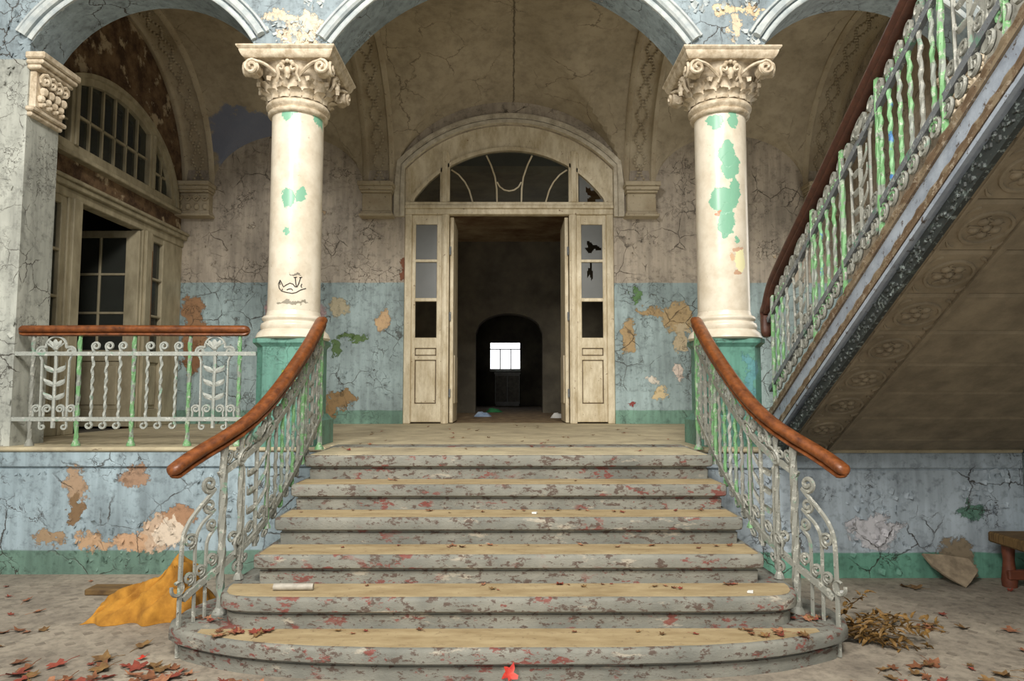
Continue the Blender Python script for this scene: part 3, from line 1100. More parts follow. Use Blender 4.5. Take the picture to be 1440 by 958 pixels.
# ------------------------------------------------------------------ left wall of the landing with lunette and glazed doors
XL = -4.7
LY0, LY1, LZ0 = 6.56, 9.50, 4.02
LM, LH = (LY0 + LY1) / 2, (LY1 - LY0) / 2
LR_ = 1.06


def lun(y, k=0.0):
    h = LH - k
    r = LR_ - k
    d = (y - LM) / h
    return LZ0 + r * math.sqrt(max(1 - d * d, 0))


b = MB()
pts = [(YR, 3.66), (LY0, 3.66)]
N = 30
ys = [LM - LH * math.cos(PI * i / N) for i in range(N + 1)]
up = [(YR, LZ0)] + [(y, lun(y)) for y in ys] + [(YB, LZ0)]
b.grid([[(XL, y, 6.4) for y, z in up], [(XL, y, z) for y, z in up], [(XL - .3, y, z) for y, z in up]])
b.box(XL - .3, XL, YR, YB, 3.66, LZ0)
wl = b.build('wall_left', M['masonry'], smooth=30)
st(wl, 'bare brown masonry around the left lunette window', 'wall')

win = empty('window_1', (XL, LM, LZ0))
st(win, 'cream arched lunette window high in the left wall', 'window')
SD = M['side_door']


def yz(b, y0, y1, z0, z1, x0=-.08, x1=.04, c=.008):
    return b.bbox(XL + x0, XL + x1, y0, y1, z0, z1, c)


b = MB()
for k0, k1, x in ((0, .13, .05), (.0, .05, .09)):
    rings = []
    for i in range(N + 1):
        t = -math.cos(PI * i / N)
        yo, yi = LM + (LH - k0) * t, LM + (LH - k1) * t
        zo, zi = lun(yo, k0), lun(yi, k1)
        rings.append([(XL - .1, yo, zo), (XL + x, yo, zo), (XL + x, yi, zi), (XL - .1, yi, zi)])
    b.loft(rings, True, True)
b.build('arch_frame', SD, win)
b = MB()
yz(b, LY0 - .02, LY1 + .02, LZ0 - .02, LZ0 + .10, -.1, .06)
yz(b, LY0 - .05, LY1 + .05, LZ0 - .06, LZ0 - .01, -.1, .10)
b.build('sill_rail', SD, win)
for y in (7.22, 8.82):
    b = MB()
    yz(b, y - .07, y + .07, LZ0 + .08, lun(y, .10), -.08, .06)
    yz(b, y - .03, y + .03, LZ0 + .08, lun(y, .10), -.08, .085)
    b.build('mullion', SD, win)
bars = [7.29 + 1.46 * i / 6 for i in range(1, 6)]
b = MB()
for y in bars + [6.92, 9.12]:
    yz(b, y - .014, y + .014, LZ0 + .1, lun(y, .12), -.04, .02, .004)
for y0, y1 in ((7.29, 8.75), (6.8, 7.15), (8.89, 9.25)):
    zz = 4.47 if y0 > 7.2 and y0 < 8.8 else 4.36
    yz(b, y0, y1, zz - .014, zz + .014, -.04, .02, .004)
b.build('glazing_bar', SD, win)


def lun_pane(y0, y1, z0, z1):
    b = MB()
    m = 4
    rows = [[], []]
    for i in range(m + 1):
        y = y0 + (y1 - y0) * i / m
        zt = min(lun(y, .12), z1) if z1 else lun(y, .12)
        rows[0].append((XL - .01, y, z0))
        rows[1].append((XL - .01, y, max(zt, z0 + .001)))
    b.grid(rows)
    b.build('pane', M['glass_dark'], win)


edges = [7.29] + bars + [8.75]
for a, c in zip(edges[:-1], edges[1:]):
    lun_pane(a, c, LZ0 + .1, 4.47)
    lun_pane(a, c, 4.47, None)
for a, c in ((6.72, 6.92), (6.92, 7.15), (8.89, 9.12), (9.12, 9.32)):
    lun_pane(a, c, LZ0 + .1, 4.36)
    if lun((a + c) / 2, .12) > 4.4:
        lun_pane(a, c, 4.36, None)

d2 = empty('door_2', (XL, LM, LZ))
st(d2, 'cream glazed doorway in the left wall with one leaf open', 'door')
b = MB()
yz(b, YR, YB, 3.52, 3.62, -.1, .05)
yz(b, YR, YB, 3.62, 3.68, -.1, .10)
yz(b, YR, YB, 3.68, 3.72, -.1, .13)
b.build('cornice', SD, d2)
for y0, y1 in ((7.18, 7.43), (8.66, 8.90)):
    b = MB()
    yz(b, y0, y1, LZ, 3.53, -.1, .05)
    yz(b, y0 + .05, y1 - .05, LZ, 3.53, -.1, .08)
    b.build('door_post', SD, d2)
for (y0, y1, g0, g1) in ((YR, 7.18, 6.82, 7.10), (8.90, YB, 8.97, 9.22)):
    b = MB()
    yz(b, y0, g0, LZ, 3.53, -.06, .03)
    yz(b, g1, y1, LZ, 3.53, -.06, .03)
    for z0, z1 in ((3.44, 3.53), (2.935, 2.965), (2.445, 2.475), (1.85, 1.99), (LZ, 1.25)):
        yz(b, g0 - .01, g1 + .01, z0, z1, -.055, .025)
    o = b.build('sidelight_frame', SD, d2)
    for z0, z1 in ((2.965, 3.44), (2.475, 2.935), (1.99, 2.445)):
        MB().add([(XL - .02, g0, z0), (XL - .02, g1, z0), (XL - .02, g1, z1), (XL - .02, g0, z1)], [(0, 1, 2, 3)]).build('pane', M['glass_dark'], o)
    p = MB()
    yz(p, g0, g1, 1.25, 1.85, -.04, -.01)
    yz(p, g0 + .04, g1 - .04, 1.29, 1.81, -.03, .01, .012)
    p.build('wood_panel', SD, o)
MB().bbox(XL - .11, XL - .02, 8.635, 8.66, LZ, 3.5, .004).build('rebate_strip', M['bare_wood'], d2, label='bare brown wood strip')
MB().bbox(XL + .05, XL + .055, 8.86, 8.91, LZ, 3.3, .002).build('rebate_strip', M['bare_wood'], d2, label='bare brown wood strip')
# the open leaf, facing the hall
LYF = 8.60
b = MB()


def lx(b, x0, x1, z0, z1, y0=0, y1=.05, c=.006):
    return b.bbox(XL + x0, XL + x1, LYF + y0, LYF + y1, z0, z1, c)


lx(b, -.13, .04, LZ + .02, 3.5)
lx(b, -.95, -.78, LZ + .02, 3.5)
for z0, z1 in ((3.41, 3.5), (1.85, 1.99), (LZ + .02, 1.25)):
    lx(b, -.79, -.12, z0, z1, .003)
lx(b, -.47, -.44, 1.99, 3.42, .008)
for z in (2.455, 2.945):
    lx(b, -.79, -.12, z - .015, z + .015, .01)
lf = b.build('door_leaf', SD, d2)
for x0, x1 in ((-.78, -.47), (-.44, -.13)):
    for z0, z1 in ((1.99, 2.44), (2.47, 2.93), (2.96, 3.41)):
        MB().add([(XL + x0, LYF + .025, z0), (XL + x1, LYF + .025, z0), (XL + x1, LYF + .025, z1), (XL + x0, LYF + .025, z1)], [(0, 1, 2, 3)]).build('pane', M['glass_dark'], lf)
p = MB()
lx(p, -.78, -.13, 1.25, 1.85, .02, .04)
lx(p, -.73, -.18, 1.30, 1.80, .008, .03, .014)
p.build('wood_panel', SD, lf)
# dark room beyond
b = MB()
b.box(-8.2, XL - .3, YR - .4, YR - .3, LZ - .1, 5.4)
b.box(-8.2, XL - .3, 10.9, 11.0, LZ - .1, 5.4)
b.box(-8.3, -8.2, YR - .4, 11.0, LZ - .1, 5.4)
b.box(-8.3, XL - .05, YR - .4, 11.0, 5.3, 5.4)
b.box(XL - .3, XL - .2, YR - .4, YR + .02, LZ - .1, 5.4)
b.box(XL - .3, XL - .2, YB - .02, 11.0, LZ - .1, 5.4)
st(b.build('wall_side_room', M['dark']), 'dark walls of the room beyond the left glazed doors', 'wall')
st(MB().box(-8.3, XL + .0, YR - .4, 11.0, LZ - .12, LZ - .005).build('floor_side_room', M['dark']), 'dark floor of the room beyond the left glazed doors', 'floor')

# ------------------------------------------------------------------ columns
def make_column(x, sgn, mat, label):
    root = empty('column', (x, YC, LZ))
    tag(root, label, 'column', 'cream columns beside the main steps', 'thing')

    def octo(h, ch):
        return [(-h + ch, -h), (h - ch, -h), (h, -h + ch), (h, h - ch), (h - ch, h), (-h + ch, h), (-h, h - ch), (-h, -h + ch)]

    def stack(rows):
        b = MB()
        b.loft([[(x + a, YC + c, LZ + z) for a, c in octo(h, ch)] for h, ch, z in rows], True, True)
        return b
    p = stack([(.25, .075, .25), (.25, .075, .83), (.262, .07, .85), (.275, .06, .865), (.275, .06, .90)]).build('pedestal', M['pedestal'], root, 20)
    b = MB()
    b.loft([[(x + a, YC - .25 - d, LZ + z) for a, z in ((-.15, .30), (.15, .30), (.15, .76), (-.15, .76))] for d in (-.01, .006)], True, True)
    b.build('pedestal_panel', M['pedestal'], p)
    stack([(.30, .05, 0), (.30, .05, .21), (.285, .06, .225), (.262, .07, .26)]).build('pedestal_foot', M['pedestal'], root, 20)
    b = MB()
    b.lathe([(.30, .90), (.315, .915), (.30, .955), (.268, .985), (.272, 1.0), (.275, 1.02), (.268, 1.04), (.25, 1.048), (.248, 1.06), (.262, 1.072), (.264, 1.09), (.25, 1.105), (.232, 1.11), (.228, 1.13), (.222, 1.15)], 40, (x, YC, LZ))
    b.build('base', mat, root, 60)
    b = MB()
    b.lathe([(.223, 1.15), (.221, 1.6), (.221, 2.3), (.223, 2.9)], 48, (x, YC, LZ))
    b.build('shaft', mat, root, 60)
    CM = M['capital']
    b = MB()
    b.lathe([(.222, 2.87), (.245, 2.875), (.258, 2.89), (.258, 2.905), (.243, 2.915), (.248, 2.925), (.272, 2.94), (.275, 2.96), (.262, 2.98), (.246, 2.985), (.25, 3.08), (.275, 3.18), (.33, 3.30)], 40, (x, YC, LZ))
    cap = b.build('capital', CM, root, 50)
    # abacus: moulded square slab
    b = MB()
    b.loft([[(x + h * a, YC + h * c, LZ + z) for a, c in ((-1, -1), (1, -1), (1, 1), (-1, 1))] for h, z in
            ((.36, 3.285), (.375, 3.295), (.385, 3.31), (.395, 3.335), (.395, 3.345), (.405, 3.352), (.415, 3.365), (.415, 3.378), (.40, 3.385), (.39, 3.386))], True, True)
    b.build('abacus', CM, root, 25)

    def T(ang, a, d, z):
        """face-local: a along the face, d outwards from the axis"""
        return (x + a * math.cos(ang) - -d * math.sin(ang), YC + a * math.sin(ang) - d * math.cos(ang), LZ + z)
    for q in range(4):
        ang = q * PI / 2
        for s in (-1, 1):
            # long scroll rising from the middle of the face to the corner volute
            path = []
            for i in range(9):
                t = i / 8
                path.append((s * (.055 + .20 * t), .27 + .085 * t, 3.13 + .125 * math.sin(t * PI / 2 * 1.02)))
            cxs, czs = s * .292, 3.205
            for i in range(1, 22):
                a = PI / 2 + .45 - i * .46
                r = .066 * (1 - i / 25)
                path.append((cxs + s * r * math.cos(a), .358 + .0012 * i, czs + r * math.sin(a)))
            b = MB()
            pts = [T(ang, *p) for p in path]
            b.tube(pts, [.013] * 3 + [.015] * (len(pts) - 9) + [.011] * 6, 6)
            # soft body of the scroll behind the rim
            b.lathe([(.058, 0), (.06, .02), (.055, .05), (.06, .10)], 14)
            n0 = len(b.v) - 14 * 4
            for i in range(n0, len(b.v)):
                v = b.v[i]
                b.v[i] = Vector(T(ang, cxs + v.x, .355 - v.z, czs + v.y))
            b.build('volute', CM, cap, 45)
            # small inner helix
            path = [(s * .10, .30, 3.10), (s * .075, .325, 3.16)]
            for i in range(14):
                a = i * .5
                r = .034 * (1 - i / 16)
                path.append((s * (.052 + r * math.cos(a)), .335, 3.205 + r * math.sin(a)))
            MB().tube([T(ang, *p) for p in path], .012, 5).build('helix', CM, cap, 45)
        b = MB()
        b.ball(T(ang, 0, .335, 3.175), .03, .03, .045, 8, 5)
        for k in range(5):
            a = PI * k / 4
            b.ball(T(ang, .05 * math.cos(a), .335, 3.235 + .03 * math.sin(a)), .024, .024, .02, 6, 4)
        b.build('rosette', CM, cap, 60)
    # rows of leaves
    for k in range(16):
        a = 2 * PI * (k + .5) / 16
        b = MB()
        ca, sa = math.cos(a), math.sin(a)
        rows = []
        for i in range(5):
            t = i / 4
            w = .052 * math.sin(PI * (.25 + .55 * t)) ** .5
            d = .252 + .012 * t + (.030 if i == 3 else .045 if i == 4 else 0)
            z = 2.99 + .085 * t - (.022 if i == 4 else 0)
            rows.append([(x + ca * (d + (.02 if j == 1 else 0)) - sa * (j - 1) * w, YC + sa * (d + (.02 if j == 1 else 0)) + ca * (j - 1) * w, LZ + z) for j in range(3)])
        b.grid(rows)
        b.build('small_leaf', CM, cap, 60)
    for k in range(12):
        a = 2 * PI * k / 12
        b = MB()
        ca, sa = math.cos(a), math.sin(a)
        rows = []
        for i in range(7):
            t = i / 6
            w = (.066, .07, .072, .066, .054, .036, .012)[i] * (1 + .18 * (-1) ** i)
            d = (.265, .268, .275, .288, .318, .348, .345)[i]
            z = (3.045, 3.08, 3.105, 3.13, 3.15, 3.145, 3.11)[i]
            rows.append([(x + ca * (d + e) - sa * o * w, YC + sa * (d + e) + ca * o * w, LZ + z) for o, e in ((-1, -.012), (-.45, .008), (0, .016), (.45, .008), (1, -.012))])
        b.grid(rows)
        b.build('acanthus_leaf', CM, cap, 60)
    return root


colL = make_column(-XC, -1, M['col_left'], 'cream column with black graffiti, left of the steps')
colR = make_column(XC, 1, M['col_right'], 'cream column with a long streak of bare green paint, right of the steps')


# ink doodle on the left shaft (leaf-like boat with two stalks)
def ink(pts, w=.0048):
    out = []
    for px, py in pts:
        a = (px - 434) / 9.58 / 166.0 + .07
        z = 2.37 - (py - 270) / 9.58 / 166.0
        y = YC - math.sqrt(.2225 ** 2 - a * a) - .0005
        out.append((-XC + a, y, z))
    return MB().tube(out, w, 4)


b = MB()
for pts in ([(235, 190), (212, 240), (225, 300), (260, 340), (320, 358), (400, 372), (450, 358), (500, 320), (560, 292)],
            [(235, 190), (262, 240), (285, 285), (320, 258), (370, 232), (410, 245), (440, 285)], [(230, 215), (236, 255)],
            [(330, 325), (360, 312), (390, 310), (408, 330)], [(272, 310), (268, 330)],
            [(435, 150), (442, 220), (452, 285)], [(500, 150), (480, 230), (458, 285)], [(515, 235), (505, 265), (515, 285)], [(415, 155), (455, 148)], [(485, 152), (515, 142)]):
    q = ink(pts)
    b.add(q.v, q.f)
b.build('graffiti', M['ink'], colL, label='black scribbled doodle')

# ------------------------------------------------------------------ main steps
main = empty('entrance_steps', (0, 4.7, 0))
tag(main, 'broad flight of six worn stone steps rising to the landing', 'staircase')
STEP_Y = [3.597, 3.89, 4.16, 4.43, 4.70, 4.97]


def step_outline(k):
    yf = STEP_Y[k]
    if k == 0:
        half = [(-1.80, 4.62), (-1.90, 4.45), (-1.945, 4.25), (-1.945, 4.08), (-1.90, 3.965), (-1.82, 3.89), (-1.71, 3.83), (-1.57, 3.765), (-1.43, 3.715), (-1.25, 3.67), (-1.0, 3.632), (-.6, 3.607)]
    elif k == 1:
        half = [(-1.66, 4.75), (-1.67, 4.3), (-1.665, 4.12), (-1.64, 4.02), (-1.60, 3.96), (-1.54, 3.925), (-1.45, 3.905), (-1.2, 3.893)]
    else:
        h = (0, 0, 1.525, 1.495, 1.48, 1.47)[k]
        half = [(-h, 5.74), (-h, yf + .05), (-h + .015, yf + .015), (-h + .05, yf)]
    return half + [(-x_, y_) for x_, y_ in reversed(half)]


def inset(pl, d):
    out = []
    n_ = len(pl)
    for i, (x_, y_) in enumerate(pl):
        a, c = Vector(pl[max(i - 1, 0)]), Vector(pl[min(i + 1, n_ - 1)])
        t = (c - a).normalized()
        nrm = Vector((-t.y, t.x))     # inward (outline runs left rear -> front -> right rear)
        if i in (0, n_ - 1):
            nrm.y = 0
        out.append((x_ + nrm.x * d, y_ + nrm.y * d))
    return out


for k in range(6):
    z = .17 * (k + 1)
    ol = step_outline(k)
    prof = [(.040, z - .17), (.036, z - .10), (.046, z - .096), (.046, z - .082), (.014, z - .080), (.002, z - .072), (0, z - .06), (0, z - .02), (.004, z - .008), (.014, z), (.028, z)]
    b = MB()
    wob = [noise.noise((i * 1.7, k * 3.1, 0)) * .002 for i in range(len(ol))]
    rings = [[(p[0], p[1] + wob[i], zz) for i, p in enumerate(inset(ol, d))] for d, zz in prof]
    b.loft(rings, True, True)
    o = b.build('stone_step', M['step'], main, 40)
    if k < 5:
        il = inset(ol, .034)
        yr = STEP_Y[k + 1] + .02
        h = abs(il[0][0])
        poly = [p for p in il if p[1] < yr - .03]
        xe = abs(poly[0][0])
        poly = [(-xe, yr)] + poly + [(xe, yr)]
        MB().prism(poly, lambda a, c, d: (a, c, d), z - .01, z + .003).build('tread_inlay', M['tread'], o, label='worn beige tread')
    else:
        MB().prism([(-1.43, 5.02), (1.43, 5.02), (1.43, 5.66), (-1.43, 5.66)], lambda a, c, d: (a, c, d), z - .01, z + .003).build('tread_inlay', M['landing'], o, label='worn beige landing edge')
        MB().bbox(-1.47, 1.47, 5.7, 5.96, z - .1, z + .004, .004).build('threshold_band', M['step'], o)

# ------------------------------------------------------------------ iron railings
HB, HT, HH = 0.0, 0.55, 0.745     # heights of bottom bar, top bar, handrail above the bottom bar


def spiral(cx, cz, r0, r1, a0, turns, n=16):
    return [(cx + (r0 + (r1 - r0) * i / n) * math.cos(a0 + turns * 2 * PI * i / n), cz + (r0 + (r1 - r0) * i / n) * math.sin(a0 + turns * 2 * PI * i / n)) for i in range(n + 1)]


def smooth_path(pts, n=4):
    """Catmull-Rom through 2D/3D points"""
    P_ = [Vector(p) for p in pts]
    out = []
    for i in range(len(P_) - 1):
        p0, p1, p2, p3 = P_[max(i - 1, 0)], P_[i], P_[i + 1], P_[min(i + 2, len(P_) - 1)]
        for j in range(n):
            t = j / n
            out.append(.5 * ((2 * p1) + (p2 - p0) * t + (2 * p0 - 5 * p1 + 4 * p2 - p3) * t * t + (3 * p1 - p0 - 3 * p2 + p3) * t ** 3))
    out.append(P_[-1])
    return out


def panel_meshes(slope, tagname, mat):
    """ornamental panel about .38 wide: arch with volutes, legs, foot scrolls / leafy stem / tulip"""
    def m3(pts, dy=0.0):
        return [(p[0], dy, p[1] + slope * p[0]) for p in pts]
    fr = MB()
    arch = [(-.085, .60)] + [(-.085 * math.cos(PI * i / 12), .61 + .085 * math.sin(PI * i / 12)) for i in range(13)] + [(.085, .60)]
    fr.tube(m3(arch), .011, 5)
    for s in (-1, 1):
        fr.tube(m3([(s * .085, .60), (s * .10, .605)] + [(s * abs(p[0]), p[1]) for p in spiral(.125, .565, .044, .012, PI * .62, -1.6, 20)]), .011, 5)
        fr.tube(m3([(s * .13, .525), (s * .115, .49), (s * .112, .25), (s * .112, .02)]), .010, 5)
        for c, r in ((.055, .038), (.145, .038)):
            fr.tube(m3([(s * (c + .03), .02)] + [(s * p[0], p[1]) for p in spiral(c, .085, r, .010, -PI * .25, 1.5, 18)]), .0095, 5)
        fr.tube(m3([(s * .112, .0), (s * .112, -.05)] + [(s * p[0], p[1]) for p in spiral(.09, -.065, .026, .01, .3, -.9, 8)]), .010, 5)
    st_ = MB()
    st_.tube(m3([(0, .0), (0, .3), (.004, .45), (0, .575)]), .014, 6)
    st_.tube(m3([(0, -.0), (0, -.075)]), .017, 5)
    for h in (.17, .285, .40):
        for s in (-1, 1):
            pts = smooth_path([(0, h), (s * .04, h + .015), (s * .085, h + .035), (s * .09, h + .075)], 3)
            w = [.008, .016, .021, .023, .023, .021, .018, .014, .009, .003]
            rows = []
            for i, p in enumerate(pts):
                rows.append([(p[0], -.012 + (.01 if j != 1 else 0), p[1] + (j - 1) * w[i] + slope * p[0]) for j in range(3)])
            st_.grid(rows)
    tu = MB()
    for a, r in ((0, .036), (.6, .03), (-.6, .03), (1.15, .022), (-1.15, .022)):
        rows = []
        for i in range(5):
            t = i / 4
            c = (math.sin(a) * .085 * t, .585 + .085 * t * math.cos(a * .7))
            w = r * math.sin(PI * (.12 + .8 * t))
            rows.append([(c[0] + (j - 1) * w * .8, -.016 - .012 * math.sin(PI * t) * (j == 1), c[1] + slope * c[0]) for j in range(3)])
        tu.grid(rows)
    tu.ball((0, -.01, .60), .03, .015, .025, 8, 4)
    return [fr.mesh('panel_scrolls_' + tagname, mat, 50), st_.mesh('leafy_stem_' + tagname, mat, 50), tu.mesh('tulip_head_' + tagname, mat, 50)]


def baluster_mesh(nm, mat, flip=1, lo=-.04, hi=.58, sides=4):
    b = MB()
    pts, m = [], 30
    for i in range(m + 1):
        h = lo + (hi - lo) * i / m
        pts.append((.0035 * math.sin(i * 1.1), .003 * math.cos(i * 1.3), h))
    b.tube(pts, [.0125 + .002 * math.sin(i * 1.9) for i in range(m + 1)], sides, twist=.42 if sides == 4 else .2)
    # curls at both ends
    b.tube([(0, 0, hi - .01)] + [(flip * p[0], 0, p[1]) for p in spiral(.022, hi + .035, .036, .012, PI * 1.2, -1.35, 14)], .011, 5)
    b.tube([(0, 0, lo + .02)] + [(flip * p[0], 0, p[1]) for p in spiral(-.018, lo - .012, .03, .014, .1, -.8, 8)], .011, 5)
    return b.mesh(nm, mat, 50)


BAL = {c: baluster_mesh('baluster_' + c, M[m], f, sides=4 if c == 'pale' else 6) for c, m, f in (('grey', 'iron', 1), ('pale', 'iron_pale', 1), ('green', 'iron_green', 1), ('blue', 'iron_blue', 1), ('grey_flip', 'iron', -1), ('green_flip', 'iron_green', -1))}
RAILSEC = [(a * 1.15, b_ * 1.15) for a, b_ in [(-.020, -.040), (.020, -.040), (.028, -.033), (.026, -.022), (.013, -.017), (.032, -.010), (.042, .008), (.036, .028), (.018, .038), (-.018, .038), (-.036, .028), (-.042, .008), (-.032, -.010), (-.013, -.017), (-.026, -.022), (-.028, -.033)]]


def handrail(b, path, cap0=True, cap1=True):
    """moulded rail with rounded ends"""
    path = [Vector(p) for p in path]
    m = len(path)
    rings = []
    L = [0]
    for i in range(1, m):
        L.append(L[-1] + (path[i] - path[i - 1]).length)
    for i, p in enumerate(path):
        t = (path[min(i + 1, m - 1)] - path[max(i - 1, 0)]).normalized()
        u = Vector((0, 0, 1))
        u = (u - t * u.dot(t)).normalized()
        w = t.cross(u)
        e = min(L[i] if cap0 else 9, (L[-1] - L[i]) if cap1 else 9)
        k = 1.0 if e > .05 else max(.3, math.sqrt(max(0, 1 - ((.05 - e) / .052) ** 2)))
        rings.append([p + w * a * k + u * c * k for a, c in RAILSEC])
    return b.loft(rings, True, True)


def dense(path, n=6):
    return smooth_path(path, n)


def bar(b, path, w=.014, h=.017):
    return b.sweep(path, [(-w, -h), (w, -h), (w, h), (-w, h)], (0, 0, 1))


def put_panel(pm, root, loc, rotz, label=None):
    o = inst(pm[0], 'ornamental_panel', root, loc, rotz)
    for me, nm in ((pm[1], 'leafy_stem'), (pm[2], 'tulip_head')):
        c = bpy.data.objects.new(nm, me)
        COL.objects.link(c)
        c.parent = o
    return o


# balcony railing on the left parapet
BY, BZ = 5.84, 1.245
rail = empty('balcony_railing', (-3.2, BY, LZ))
tag(rail, 'straight iron railing with wooden handrail on the left parapet', 'railing')
b = MB()
handrail(b, [(-4.15 + .05 * i * .25, BY, BZ + HH) for i in range(5)] + [(-3.9, BY, BZ + HH), (-3.3, BY, BZ + HH + .002), (-2.7, BY, BZ + HH), (-2.3, BY, BZ + HH)] + [(-2.26 + .06 * i * .25, BY, BZ + HH) for i in range(5)])
b.build('handrail', M['handrail'], rail, 50)
for h, nm in ((HB, 'bottom_bar'), (HT, 'top_bar')):
    bar(MB(), [(-4.17, BY, BZ + h), (-2.14, BY, BZ + h)]).build(nm, M['iron_pale'], rail, 20)
for x in (-4.02, -3.63, -3.17, -2.70, -2.28):
    b = MB()
    pts = [(x + .002 * math.sin(i * 1.4), BY + .002 * math.cos(i), LZ + .04 + (BZ + HH - .03 - LZ - .04) * i / 24) for i in range(25)]
    b.tube(pts, [.018 + .0025 * math.sin(i * 2.1) for i in range(25)], 6, twist=.3)
    b.lathe([(.036, 0), (.034, .015), (.02, .05), (.018, .06)], 10, (x, BY, LZ + .002))
    b.build('post', M['iron_green' if x > -3.8 else 'iron'], rail, 40)
pm = panel_meshes(0, 'level', M['iron_pale'])
put_panel(pm, rail, (-3.83, BY, BZ), 0)
put_panel(pm, rail, (-2.49, BY, BZ), 0)
for x, c in ((-3.515, 'pale'), (-3.40, 'pale'), (-3.285, 'pale'), (-3.055, 'pale'), (-2.94, 'pale'), (-2.815, 'pale')):
    inst(BAL[c], 'baluster', rail, (x, BY, BZ), 0)

# curved railings at both ends of the steps
PY = [3.80, 3.93, 4.03, 4.1, 4.2, 4.36, 4.55, 4.75, 5.0, 5.2, 5.7]
PX = [1.89, 1.85, 1.80, 1.755, 1.685, 1.60, 1.555, 1.53, 1.51, 1.50, 1.50]


def plan_x(y):
    for i in range(len(PY) - 1):
        if y <= PY[i + 1]:
            t = max(0.0, (y - PY[i]) / (PY[i + 1] - PY[i]))
            return PX[i] + (PX[i + 1] - PX[i]) * t
    return PX[-1]


def px_s(y):
    return sum(plan_x(y + d) for d in (-.08, -.04, 0, .04, .08)) / 5


SLOPE = .63


def zlow(y):
    return .318 + SLOPE * (y - 3.97)


pm_st = panel_meshes(SLOPE, 'sloping', M['iron'])


